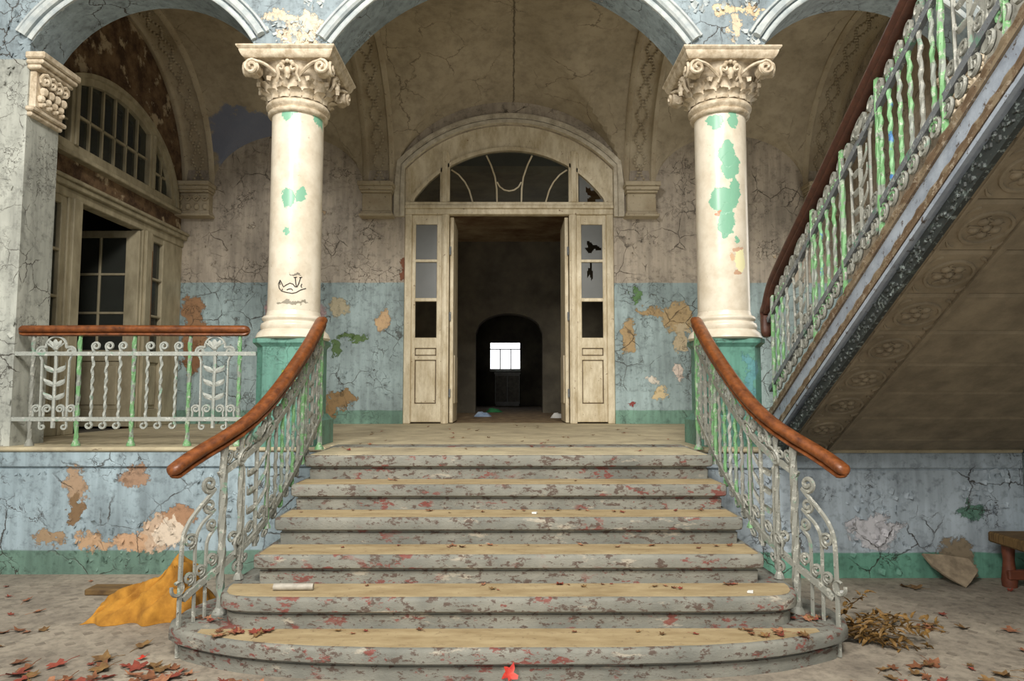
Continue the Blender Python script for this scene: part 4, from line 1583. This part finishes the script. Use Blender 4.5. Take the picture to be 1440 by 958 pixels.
def step_rail(sgn):
    side = 'left' if sgn < 0 else 'right'
    root = empty('stair_railing', (sgn * 1.6, 4.7, LZ - .3))
    tag(root, 'curved iron stair railing with wooden handrail on the %s of the steps' % side, 'railing', 'railings flanking the main steps')

    def W(y, z):
        return (sgn * px_s(y), y, z)
    b = MB()
    ys_ = [3.86, 3.875, 3.89, 3.92, 3.98] + [4.06 + .1 * i for i in range(14)] + [5.44, 5.49, 5.52, 5.535, 5.545]
    if sgn < 0:
        ys_ = ys_[:]
    handrail(b, [W(y, zlow(y) + HH + max(0, 4.2 - y) * .07) for y in ys_])
    b.xf(lambda p: p)
    b.build('handrail', M['handrail'], root, 50)
    b = MB()
    bar(b, [W(3.965, .315)] + [W(4.0 + .05 * i, zlow(4.0 + .05 * i)) for i in range(32)])
    b.build('bottom_bar', M['iron'], root, 20)
    b = MB()
    bar(b, [W(4.15 + .05 * i, zlow(4.15 + .05 * i) + HT) for i in range(29)])
    b.build('top_bar', M['iron'], root, 20)
    for y, zb, r in ((4.175, .172, .024), (4.28, .345, .017), (4.52, .6, .016), (5.06, .95, .016), (5.5, 1.02, .02)):
        zt = zlow(y) + HH - .035
        b = MB()
        x = sgn * px_s(y)
        b.tube([(x + .002 * math.sin(i), y, zb + (zt - zb) * i / 20) for i in range(21)], [r + .002 * math.sin(2 * i) for i in range(21)], 6, twist=.3)
        b.lathe([(r * 1.9, 0), (r * 1.8, .012), (r, .04)], 8, (x, y, zb))
        b.build('post', M['iron_green' if y > 4.4 else 'iron'], root, 40)
    for yc in (4.40, 5.28):
        rot = math.atan2(1.0, -sgn * -(px_s(yc + .1) - px_s(yc - .1)) / .2) if True else 0
        dx = sgn * (px_s(yc + .1) - px_s(yc - .1)) / .2
        rot = math.atan2(1.0, dx)
        put_panel(pm_st, root, (sgn * px_s(yc), yc, zlow(yc)), rot)
    for i, y in enumerate((4.62, 4.71, 4.80, 4.89, 4.98, 5.115, 5.44)):
        dx = sgn * (px_s(y + .1) - px_s(y - .1)) / .2
        c = ('grey', 'green', 'pale', 'green', 'grey', 'green', 'green')[i]
        inst(BAL[c], 'baluster', root, (sgn * px_s(y), y, zlow(y)), math.atan2(1.0, dx))

    # scrolled end: three S-bars, the outermost one down to the floor
    def sbar(pts, r, vol, nm, vr=.05, dirn=1):
        b = MB()
        p3 = [Vector((sgn * x_, y_, z_)) for x_, y_, z_ in pts]
        path = smooth_path(p3, 5)
        # volute in the vertical plane of the bar's first stretch
        d = (p3[1] - p3[0])
        d.z = 0
        d.normalize()
        c = p3[0] + d * (vol * vr) + Vector((0, 0, vr * .55))
        a0 = math.atan2((p3[0] - c).z, (p3[0] - c).dot(d))
        vp = []
        for i in range(20):
            rr = (p3[0] - c).length * (1 - .82 * i / 19)
            a = a0 - dirn * 2 * PI * 1.45 * i / 19
            vp.append(c + d * rr * math.cos(a) + Vector((0, 0, rr * math.sin(a))))
        b.tube(list(reversed(vp)) + path[1:], r, 6)
        return b.build(nm, M['iron'], root, 50)
    sbar([(1.735, 4.135, .905), (1.76, 4.095, .855), (1.79, 4.045, .80), (1.82, 3.99, .728), (1.837, 3.962, .64), (1.84, 3.955, .48), (1.842, 3.955, .25), (1.843, 3.955, .004)], .0145, .75, 'scroll_newel', .052, -1)
    sbar([(1.733, 4.135, .785), (1.757, 4.10, .745), (1.782, 4.06, .70), (1.797, 4.035, .62), (1.797, 4.035, .41), (1.797, 4.035, .172)], .0115, .8, 'scroll_bar', .044, -1)
    sbar([(1.728, 4.145, .68), (1.744, 4.12, .65), (1.757, 4.105, .615), (1.763, 4.10, .54), (1.763, 4.10, .172)], .0115, .8, 'scroll_bar', .036, -1)
    # loose scrolls: one inside the big curve, three above the bottom bar, one at the bar's end
    for (y, z, r) in ((4.0, .63, .045), (4.06, .45, .035), (4.0, .42, .035), (4.12, .50, .035), (3.935, .385, .045), (4.24, .60, .04), (4.27, .42, .04), (4.4, .56, .035)):
        dx = sgn * (px_s(y + .05) - px_s(y - .05)) / .1
        t = Vector((dx, 1, 0)).normalized()
        c = Vector((sgn * px_s(y), y, z))
        b = MB()
        b.tube([c + t * u + Vector((0, 0, w)) for u, w in spiral(0, 0, r, .01, -PI / 2, 1.6, 20)] if r != .045 or z > .5 else [c + t * (u) + Vector((0, 0, w)) for u, w in spiral(0, 0, r, .03, PI * .9, .9, 14)], .0105, 5)
        b.build('scroll', M['iron'], root, 50)
    # row of curls between top bar and handrail
    for i in range(9):
        y = 4.22 + .135 * i
        dx = sgn * (px_s(y + .05) - px_s(y - .05)) / .1
        t = Vector((dx, 1, SLOPE)).normalized()
        c = Vector((sgn * px_s(y), y, zlow(y) + HT + .075))
        b = MB()
        b.tube([c + t * (u - .03) + Vector((0, 0, w)) for u, w in spiral(0, 0, .038, .01, -PI / 2, 1.4, 16)], .0105, 5)
        b.build('scroll', M['iron'], root, 50)
        b = MB()
        b.tube([c + t * (u + .04) + Vector((0, 0, w - .02)) for u, w in spiral(0, 0, .03, .01, PI / 2, -1.3, 14)], .0095, 5)
        b.build('scroll', M['iron'], root, 50)
    return root


step_rail(-1)
step_rail(1)

# ------------------------------------------------------------------ flight rising towards the hall on the right
fx = empty('upper_stair_flight', (2.15, 5.6, LZ))
tag(fx, 'stone stair flight rising towards the viewer on the right with carved underside', 'staircase')
US = .60


def zs(y):
    return 1.0 + US * (5.45 - y)


FX0_, FX1_ = 2.15, 4.115
rose = MB()
rose.tube([(.12 * math.cos(2 * PI * i / 20), .105 * math.sin(2 * PI * i / 20), 0) for i in range(20)], .012, 5, closed=True)
for k in range(5):
    a = 2 * PI * k / 5 + .3
    rose.ball((.055 * math.cos(a), .05 * math.sin(a), 0), .03, .026, .014, 7, 4)
    rose.tube([(.03 * math.cos(a + .5) + .055 * math.cos(a + .5) * i / 6 + .02 * math.sin(i), .03 * math.sin(a + .5) + .05 * math.sin(a + .5) * i / 6, 0) for i in range(7)], .008, 4)
rose.ball((0, 0, 0), .024, .024, .018, 8, 4)
for sx in (-1, 1):
    for sy in (-1, 1):
        rose.tube([(sx * (.10 + .05 * i / 5), sy * (.135 - .05 * (i / 5) ** 2), 0) for i in range(6)], [.012, .011, .01, .008, .006, .004], 5)
rose_me = rose.mesh('border_rosette', M['soffit'], 50)
ridge = MB()
slope_ang = math.atan(US)
for k in range(15):
    y0, y1 = 5.87 - .30 * k, 5.87 - .30 * (k + 1)
    zt = LZ + .18 * (k + 1)
    g_ = .004
    ya, yb = y0 - g_, y1 + g_
    if k == 0:
        poly = [(ya, LZ + .001), (ya, zt), (yb, zt), (yb, LZ + .001)]
    elif k == 1:
        poly = [(ya, LZ + .001), (ya, zt), (yb, zt), (yb, max(zs(yb), LZ)), (5.45, LZ + .001)]
    else:
        poly = [(ya, zs(ya) + .012), (ya, zt), (yb, zt), (yb, zs(yb) + .012), (yb + .012, zs(yb + .012)), (ya - .012, zs(ya - .012))]
    o = MB().prism(poly, lambda a, c, d: (d, a, c), FX0_, FX1_).build('stair_block', M['soffit'], fx, 15)
    if k >= 1:
        ym = (y0 + y1) / 2
        if k == 1:
            ym -= .03
        r = bpy.data.objects.new('border_rosette', rose_me)
        COL.objects.link(r)
        r.parent = o
        r.location = Vector((2.335, ym, zs(ym) - .002)) - wloc(o)
        r.rotation_euler = (-slope_ang, 0, 0)


def slope_strip(b, x0, x1, off0, off1, ya, yb, fn=zs):
    """bar along the slope between heights off0 and off1 above the soffit line"""
    return b.prism([(ya, fn(ya) + off0), (yb, fn(yb) + off0), (yb, fn(yb) + off1), (ya, fn(ya) + off1)], lambda a, c, d: (d, a, c), x0, x1)


Y0_, Y1_ = 5.44, 1.42
b = MB()
for x0, x1, d in ((2.165, 2.18, .012), (2.475, 2.50, .022), (2.505, 2.52, .012)):
    slope_strip(b, x0, x1, -d, .01, Y0_ - .03, Y1_)
b.build('soffit_ridge', M['soffit'], fx)
# stringer: face, rope mouldings, peeling lower edge
b = MB()
slope_strip(b, 2.10, 2.15, .10, .375, 5.56, Y1_)
b.build('stringer', M['stringer'], fx)
b = MB()


def along(x, off, n=60, ya=5.56):
    return [(x, ya + (Y1_ - ya) * i / n, zs(ya + (Y1_ - ya) * i / n) + off) for i in range(n + 1)]


b.tube(along(2.105, .37, 140), [.026 + .005 * math.sin(i * 1.7) for i in range(141)], 6, up=(1, 0, 0))
slope_strip(b, 2.085, 2.15, .325, .35, 5.56, Y1_)
b.build('upper_moulding', M['rope'], fx, 50)
b = MB()
b.tube(along(2.10, .205, 140), [.016 + .004 * math.sin(i * 1.7) for i in range(141)], 6, up=(1, 0, 0))
slope_strip(b, 2.085, 2.15, .155, .185, 5.56, Y1_)
b.build('middle_moulding', M['rope'], fx, 50)
b = MB()
slope_strip(b, 2.075, 2.15, .10, .125, 5.56, Y1_)
slope_strip(b, 2.09, 2.15, .125, .15, 5.56, Y1_)
b.build('lower_moulding', M['stringer'], fx, 30)
b = MB()
slope_strip(b, 2.12, 2.15, -.005, .10, 5.50, Y1_)
b.build('peeling_edge', M['stringer_low'], fx, 30)
b = MB()
for i in range(150):
    y = 5.4 - (5.4 - Y1_) * i / 150
    b.ball((2.118, y, zs(y) + .05 + rnd.uniform(-.035, .04)), .008, rnd.uniform(.012, .03), rnd.uniform(.01, .02), 5, 3)
o = b.build('peeling_flakes', M['stringer_low'], fx, 30)
o['kind'] = 'stuff'

# railing of that flight
ur = empty('upper_flight_railing', (2.1, 5.5, 1.4))
tag(ur, 'iron balustrade with green painted bars along the rising flight', 'railing')
UX = 2.10


def zl(y):
    return 1.52 + US * (5.5 - y)


b = MB()
pts = [(5.60, .40), (5.61, .50), (5.60, .60), (5.555, .68), (5.49, .735), (5.40, .77)]
path = smooth_path([(UX, y, zl(5.5) + h) for y, h in pts[:3]] + [(UX, y, zl(y) + h) for y, h in pts[3:]] + [(UX, 5.2, zl(5.2) + .78), (UX, 4.8, zl(4.8) + .78)], 4)
path += [(UX, y, zl(y) + .78) for y in (4.4, 4.0, 3.5, 3.0, 2.5, 2.0, 1.5)]
rings = []
for i, p in enumerate(path):
    p = Vector(p)
    t = (Vector(path[min(i + 1, len(path) - 1)]) - Vector(path[max(i - 1, 0)])).normalized()
    w = Vector((1, 0, 0))
    u = w.cross(t).normalized()
    if u.z < 0 and abs(u.z) > .3:
        u = -u
    k = .55 if i == 0 else .85 if i == 1 else 1
    rings.append([p + w * a * k + u * c * k for a, c in RAILSEC])
b.loft(rings, True, True)
b.build('handrail', M['handrail_shaded'], ur, 50)
for h, nm in ((0, 'bottom_bar'), (.56, 'top_bar')):
    bar(MB(), [(UX, 5.55, zl(5.55) + h), (UX, 3.5, zl(3.5) + h), (UX, 1.5, zl(1.5) + h)], .014, .02).build(nm, M['iron_dark'], ur, 20)
pm_up = panel_meshes(US, 'rising', M['iron'])
pan = [4.92, 4.03, 3.02, 2.05]
for y in pan:
    put_panel(pm_up, ur, (UX, y, zl(y)), -PI / 2)
for y in (5.46, 4.70, 4.26, 3.82, 3.23, 2.8, 1.8):
    b = MB()
    z0_, z1_ = zs(y) + .36, zl(y) + .74
    b.tube([(UX + .002 * math.sin(i), y, z0_ + (z1_ - z0_) * i / 20) for i in range(21)], [.017 + .002 * math.sin(2 * i) for i in range(21)], 6, twist=.3)
    b.build('post', M['iron_green'], ur, 40)
y = 5.36
i = 0
colors = ['green', 'green', 'grey', 'green', 'blue', 'green', 'green', 'green', 'blue']
while y > 1.55:
    if min(abs(y - p) for p in pan) > .20:
        inst(BAL[colors[i % 9]], 'baluster', ur, (UX, y, zl(y)), -PI / 2)
    # scroll pairs above the top bar and below the bottom bar
    b = MB()
    b.tube([(UX, y - u, zl(y - u) + .56 + .095 + w) for u, w in spiral(0, 0, .042, .012, -PI / 2, 1.4, 14)], .012, 5)
    b.build('scroll', M['iron'], ur, 50)
    b = MB()
    b.tube([(UX, y - u, zl(y - u) - .075 + w) for u, w in spiral(0, 0, .042, .012, PI / 2, -1.4, 14)], .012, 5)
    b.build('scroll', M['iron'], ur, 50)
    y -= .098
    i += 1

# ------------------------------------------------------------------ loose things
# yellow cloth heap: a ridge falling to the left with long diagonal folds
b = MB()
nx, ny = 84, 46
rows = []
prof = (.0, .075, .13, .165, .185, .20, .22, .25, .30, .345, .30, .16, .02)
for j in range(ny + 1):
    row = []
    for i in range(nx + 1):
        u, v = i / nx, j / ny
        x = -2.72 + .70 * u
        y = 4.50 + .50 * v
        k = u * 12
        a = int(min(k, 11))
        f = k - a
        f = f * f * (3 - 2 * f)
        hgt = prof[a] * (1 - f) + prof[a + 1] * f
        ww = math.sin(PI * v) ** .6
        nz = noise.noise((x * 4, y * 5, 1.3))
        d = (x + 2.4) * .75 - (y - 4.7) * .9          # fold direction: down to the left
        fold = abs(math.sin(d * 17 + nz * 2.6)) ** .6
        fold2 = abs(math.sin(d * 38 + nz * 5 + x * 9)) ** .7
        z = hgt * ww * (.52 + .40 * fold + .22 * fold2) + .02 * noise.noise((x * 17, y * 17, 4.3)) * ww
        edge = 1 if 0 < i < nx and 0 < j < ny else 0
        x += .05 * noise.noise((u * 4, v * 6, 8)) + .02 * (fold - .5) * ww
        y += .06 * noise.noise((u * 7, v * 3, 2)) + .03 * math.sin(u * 19) * (1 - v) - .03 * fold * ww
        row.append((x, y, max(z, .0) + .004 if edge else .002))
    rows.append(row)
b.grid(rows)
o = b.build('yellow_cloth', M['cloth'], smooth=80)
tag(o, 'crumpled mustard yellow cloth heaped on the floor left of the steps', 'cloth')
o = MB().bbox(-3.08, -2.80, 5.13, 5.28, .0, .045, .008).build('wood_offcut', M['plank'])
tag(o, 'short brown wood offcut on the floor behind the yellow cloth', 'board')
# rolled white tube on the second step
o = MB().tube([(-1.345, 4.04, .363), (-1.12, 4.045, .363)], .02, 10).build('white_tube', M['rail_scrap'], smooth=50)
tag(o, 'short off-white tube lying on the second step at the left', 'tube')
# hanging sheet of plaster at the right wall
b = MB()
pts = [(3.24, 5.50, .21), (3.40, 5.51, .20), (3.60, 5.50, .17), (3.62, 5.42, .10), (3.52, 5.36, .03), (3.44, 5.30, .004), (3.36, 5.36, .06), (3.28, 5.44, .13)]
cen = (3.44, 5.45, .125)
top_ = [Vector(p) for p in pts] + [Vector(cen)]
bot_ = [p + Vector((.0, .016, -.012)) for p in top_]
bot_ = [Vector((p.x, p.y, max(p.z, .001))) for p in bot_]
n_ = len(pts)
fs = [(i, (i + 1) % n_, n_) for i in range(n_)] + [(n_ + 1 + (i + 1) % n_, n_ + 1 + i, 2 * n_ + 1) for i in range(n_)]
fs += [(i, n_ + 1 + i, n_ + 1 + (i + 1) % n_, (i + 1) % n_) for i in range(n_)]
b.add(top_ + bot_, fs)
o = b.build('plaster_sheet', M['rubble'], smooth=30)
tag(o, 'grey sheet of plaster sagging from the foot of the right wall', 'plaster')
# broken bench in the dark corner
be = empty('wooden_bench', (3.9, 5.1, 0))
tag(be, 'broken brown wooden bench in the dark corner under the flight', 'bench')
MB().bbox(3.70, 4.08, 4.9, 5.42, .32, .40, .012).build('seat_plank', M['plank'], be)
MB().bbox(3.76, 4.08, 5.28, 5.34, .06, .13, .008).build('stretcher', M['red_wood'], be)
for y in (4.96, 5.34):
    b = MB()
    b.lathe([(.05, 0), (.055, .05), (.045, .12), (.038, .2), (.045, .28), (.045, .32)], 12, (3.79 if y < 5 else 3.80, y, 0))
    b.build('leg', M['red_wood'], be, 50)
    b = MB()
    b.lathe([(.05, 0), (.055, .05), (.045, .12), (.038, .2), (.045, .28), (.045, .32)], 12, (4.03, y, 0))
    b.build('leg', M['red_wood'], be, 50)

# dead branch by the right railing
br = empty('dead_branch', (2.0, 4.3, 0))
tag(br, 'dry branch with ochre leaves lying beside the right end of the steps', 'branch')
tw, lv = [], []
b = MB()
main_tips = []
for k in range(13):
    a = R(rnd.uniform(-38, 52))
    L = rnd.uniform(.28, .62)
    p = Vector((1.96, 4.22 + rnd.uniform(-.08, .1), .03))
    path = [p]
    el = rnd.uniform(.1, .85)
    for i in range(7):
        a += rnd.uniform(-.25, .25)
        p = p + Vector((math.cos(a), math.sin(a), el * .7)).normalized() * L / 7
        el -= .13
        p = Vector((p.x, p.y, max(p.z, .012)))
        path.append(p)
    b.tube(path, [.006 - .0006 * i for i in range(8)], 4)
    main_tips.append(path)
b.build('twigs', M['twig'], br, 60)
lf_b = MB().grid([[(-.004, 0, 0), (0, 0, .003), (.004, 0, 0)], [(-.012, .02, .004), (0, .02, -.002), (.012, .02, .006)], [(-.010, .045, .004), (0, .045, -.004), (.010, .045, .004)], [(-.002, .068, -.006), (0, .07, -.01), (.002, .068, -.006)]])
twig_leaf = lf_b.mesh('twig_leaf', M['ochre_leaf'], 60)
for path in main_tips:
    for i in range(1, 8):
        for s in range(3):
            o = inst(twig_leaf, 'leaf', br, path[i] + Vector((rnd.uniform(-.02, .02), rnd.uniform(-.02, .02), rnd.uniform(0, .015))), 0, (rnd.uniform(.6, 1.1),) * 3,
                     (rnd.uniform(-.8, .9), rnd.uniform(-.6, .6), rnd.uniform(0, 6.28)))

# fallen leaves
leaf_me = []
for k in range(6):
    r2 = random.Random(20 + k)
    b = MB()
    n_ = 15
    ring = []
    for i in range(n_):
        a = 2 * PI * i / n_
        lobe = (1.0, .52, .8)[i % 3] * (1 if i else .4)
        rr = .055 * lobe * r2.uniform(.8, 1.15)
        x, y = rr * math.sin(a), -rr * math.cos(a)
        curl = r2.uniform(1.5, 7)
        ring.append((x * (.55 if k % 2 else .9), y, .006 + curl * (x * x * 1.4 + .4 * y * y) + r2.uniform(0, .006)))
    b.add(ring + [(0, 0, .004)], [(i, (i + 1) % n_, n_) for i in range(n_)])
    b.tube([(0, -.02, .006), (.004, -.05, .01), (.01, -.085, .004)], .0016, 4)
    leaf_me.append(b)
LEAF = []
for k in range(6):
    for c in range(4):
        bb = MB()
        bb.v, bb.f = [p.copy() for p in leaf_me[k].v], list(leaf_me[k].f)
        LEAF.append(bb.mesh('dry_leaf', M['leaf%d' % c], 70))
RED = MB()
RED.v, RED.f = [p.copy() for p in leaf_me[0].v], list(leaf_me[0].f)
RED = RED.mesh('red_leaf', M['red_leaf'], 70)


LEAF_NAME = ('brown', 'rust red', 'olive brown', 'tan')


def leaf(x, y, z, label, group, sc=(.6, 1.3), me=None):
    """label may hold %s, filled with the size and colour of this leaf"""
    i = rnd.randrange(len(LEAF))
    s = rnd.uniform(*sc)
    o = inst(me or LEAF[i], 'dry_leaf', None, (x, y, z), 0, (s, s, s * .8), (rnd.uniform(-.2, .2), rnd.uniform(-.2, .2), rnd.uniform(0, 6.28)))
    if '%s' in label:
        lo, hi = sc
        t = (s - lo) / (hi - lo)
        label = label % (('small ' if t < .33 else 'medium ' if t < .67 else 'large ') + LEAF_NAME[i % 4])
    tag(o, label, 'leaf', group)
    return o


def outside_step1(x, y):
    return not (abs(x) < 1.97 and y > 3.55 + .42 * (max(0, abs(x) - 1.0)) ** 2)


spots = []
c = 0
while c < 96:
    x = rnd.gauss(-1.72, .42) if c < 70 else rnd.uniform(-3.4, -1.3)
    y = rnd.gauss(3.60, .17) if c < 70 else rnd.uniform(3.3, 3.95)
    if y > 4.2 or not outside_step1(x, y) or y < 3.1 or x > -.95 or any((x - p) ** 2 + (y - q) ** 2 < .003 for p, q in spots):
        continue
    spots.append((x, y))
    where = 'heaped at the left foot of the steps' if x > -1.5 else 'before the left curve of the lowest step' if x > -1.95 else 'below the yellow cloth' if x > -2.6 else 'near the lower left corner'
    leaf(x, y, .002, '%s dry leaf on the floor ' + where, 'dry leaves left of the lowest step')
    c += 1
for x, y, w in ((-3.1, 4.35, 0), (-3.02, 4.38, 0), (-2.96, 4.36, 0), (-2.88, 4.4, 0), (-3.5, 4.1, 1), (-3.45, 4.12, 1), (-3.58, 4.16, 1), (-3.08, 4.1, 1), (-2.95, 4.12, 1), (-3.9, 5.3, 2), (-3.8, 5.35, 2), (-3.6, 5.1, 2), (-3.4, 5.0, 2), (-3.25, 5.5, 2), (-4.0, 5.4, 2), (-3.3, 4.7, 3), (-3.15, 4.75, 3)):
    leaf(x, y, .002, '%s dry leaf on the floor ' + ('touching the left tip of the yellow cloth', 'at the left edge below the cloth', 'along the foot of the left blue wall', 'before the brown wood offcut')[w], 'dry leaves on the floor left', (.6, 1.1))
for px in ((2.62, 4.42), (2.60, 4.38), (2.56, 4.40), (2.65, 4.45), (2.85, 4.65), (2.84, 4.4), (3.1, 4.35), (3.35, 4.5), (3.40, 4.52), (3.45, 4.5), (3.32, 4.22), (3.5, 4.2), (2.95, 4.05), (2.2, 3.8), (2.25, 3.82), (2.28, 3.85), (2.45, 3.8), (2.5, 3.82), (2.55, 3.7),
           (2.15, 3.65), (2.2, 3.62), (2.35, 3.4), (2.4, 3.45), (2.3, 3.38), (2.45, 3.5), (2.1, 3.35), (1.95, 3.38), (1.9, 3.34), (1.85, 3.42), (2.75, 3.55), (2.8, 3.5), (2.7, 3.6), (2.85, 3.58), (2.9, 3.45), (2.95, 3.42), (3.0, 3.75), (3.05, 3.7), (2.72, 3.75), (2.6, 3.42), (1.98, 3.75), (2.05, 3.8), (2.0, 3.6), (2.12, 3.72), (3.0, 5.3), (3.05, 5.28), (3.72, 5.2), (2.35, 5.25),
           (1.7, 3.5), (1.8, 3.55), (1.95, 3.66), (2.05, 3.5), (1.6, 3.42), (1.75, 3.62), (2.6, 3.55), (2.45, 3.62)):
    x, y = px[0] + rnd.uniform(-.02, .02), px[1] + rnd.uniform(-.02, .02)
    where = 'by the foot of the right blue wall' if y > 5 else 'beyond the dry branch' if y > 4.3 else 'in front of the right newel' if x < 2.3 and y > 3.55 else 'at the lower right foot of the steps' if x < 2.3 else 'near the lower right corner' if y < 3.6 else 'on the open floor right of the branch'
    leaf(x, y, .002, '%s dry leaf ' + where, 'dry leaves on the floor right', (.6, 1.15))
o = leaf(0.0, 3.54, .01, 'bright red leaf before the middle of the lowest step', None, (1.0, 1.01), RED)
o.rotation_euler = (1.0, 0, .4)
o.location = (0, 3.58, .06)
leaf(2.78, 3.62, .015, 'bright red leaf on the floor among brown ones right of the steps', None, (.9, .91), RED)
leaf(-2.02, 3.93, .01, 'red leaf by the left end of the lowest step', None, (.6, .61), RED)
# leaves caught on the lowest step beside the newels and along the risers
for s, nm in ((-1, 'left'), (1, 'right')):
    for k in range(22):
        y = rnd.uniform(4.02, 4.2)
        x = s * rnd.uniform(1.30, 1.66) if k < 15 else s * rnd.uniform(1.68, 1.84)
        y = rnd.uniform(3.77, 3.87) if abs(x) < 1.6 else y
        leaf(x, y, .176, '%s dry leaf on the lowest step ' + ('between the iron bars at the %s' if abs(x) > 1.67 else 'just inside the %s newel') % nm, 'dry leaves on the lowest step %s' % nm, (.45, .85))
for k in range(66):
    s_ = rnd.choice((1, 2, 2, 3, 3, 4, 4, 5))
    yb_ = STEP_Y[s_] + .03
    x = rnd.uniform(-1.4, 1.4)
    leaf(x, yb_ - abs(rnd.gauss(.0, .05)) - .035, .17 * s_ + .005, '%s dry leaf on the ' + ('', 'lowest', 'second', 'third', 'fourth', 'fifth')[s_] + ' step, ' + ('left end', 'left of the middle', 'right of the middle', 'right end')[int((x + 1.4) / .7001)], 'dry leaves on the main steps', (.25, .6))
for k in range(40):
    x, y = rnd.uniform(-1.5, 1.5), rnd.uniform(5.05, 9.4)
    leaf(x, y, LZ + .006, '%s leaf scrap on the landing ' + ('near its front edge' if y < 6.2 else 'before the double door' if y > 8 else 'between the columns') + (', left side' if x < -.5 else ', right side' if x > .5 else ', middle'), 'leaf scraps on the landing', (.3, .7))


def flakes(owner, mat, n, xr, zr, yf, seed, size=(.015, .05)):
    """curled chips of paint standing off a wall that faces the hall, in clumps"""
    r2 = random.Random(seed)
    b = MB()
    k = 0
    while k < n:
        x, z = r2.uniform(*xr), r2.uniform(*zr)
        if noise.noise((x * 1.9, z * 2.3, seed)) < .08:
            continue
        k += 1
        w, h = r2.uniform(*size), r2.uniform(*size)
        a = r2.uniform(0, 6.28)
        lift = r2.uniform(.25, .8)
        rows = []
        for i in range(4):
            t = i / 3
            rows.append([(x + (q * w * (1 - .5 * t * r2.random())) * math.cos(a) - t * h * math.sin(a), yf - .001 - lift * h * t * t, z + q * w * math.sin(a) + t * h * math.cos(a)) for q in (-.5, 0, .5)])
        b.grid(rows)
    o = b.build('paint_flakes', mat, owner, 60)
    o['kind'] = 'stuff'


D_ = bpy.data.objects
flakes(D_['wall_back'], M['back'], 120, (1.55, 3.4), (1.25, 4.2), YB, 3)
flakes(D_['wall_back'], M['back'], 130, (-4.4, -1.55), (1.25, 4.2), YB, 5)
flakes(D_['wall_parapet_left'], M['parapet_left'], 130, (-4.3, -1.75), (.05, .84), 5.72, 8, (.012, .04))
flakes(D_['wall_parapet_right'], M['parapet_right'], 170, (1.8, 4.0), (.05, .84), 5.58, 11, (.012, .05))
flakes(D_['wall_arcade'], M['grey_stucco'], 60, (-2.18, -1.58), (4.45, 5.0), YF, 15, (.015, .045))
flakes(D_['wall_arcade'], M['grey_stucco'], 70, (1.58, 2.18), (4.45, 5.0), YF, 18, (.015, .045))
flakes(D_['wall_arcade'], M['arcade'], 60, (-4.4, -4.19), (1.1, 4.8), YF, 21, (.015, .05))
# small scraps
for (x, y, z, s, m, lab, cat) in ((2.44, 5.18, 0, .035, 'white', 'white paper scrap on the floor right of the steps', 'scrap'), (3.66, 4.32, 0, .016, 'white', 'tiny white chip on the right floor, further of two', 'scrap'),
                                  (3.42, 4.0, 0, .016, 'white', 'tiny white chip on the right floor, nearer of two', 'scrap'), (.165, 4.55, .683, .018, 'white', 'white chip on the fourth step', 'scrap'),
                                  (1.36, 3.98, .343, .02, 'white', 'white chip on the second step at the right', 'scrap')):
    b = MB()
    b.prism([(-s, -s * .5), (s * .6, -s * .7), (s, s * .3), (-s * .2, s * .7)], lambda a, c, d: (x + a, y + c, z + d + .12 * abs(a)), .001, .012)
    tag(b.build('paper_scrap', M[m]), lab, cat)
for (x, y, s, m, lab) in ((-.33, 15.2, .16, 'teal_scrap', 'green rag on the floor of the dark room'), (-.48, 12.6, .14, 'blue_scrap', 'pale blue rag on the floor of the dark room'), (.85, 12.0, .12, 'white', 'pale rubble chunk just inside the right door leaf')):
    b = MB()
    b.lathe([(s, 0), (s * .8, .03), (s * .5, .07), (s * .1, .08)], 9, (0, 0, 0))
    b.xf(lambda p: Vector((x + p.x * 1.2 + .02 * noise.noise(p * 20), y + p.y * .8, LZ - .004 + max(0, p.z * (1 + .6 * noise.noise(p * 15))))))
    tag(b.build('rag' if m != 'white' else 'rubble_chunk', M[m], smooth=50), lab, 'rag' if m != 'white' else 'rubble')
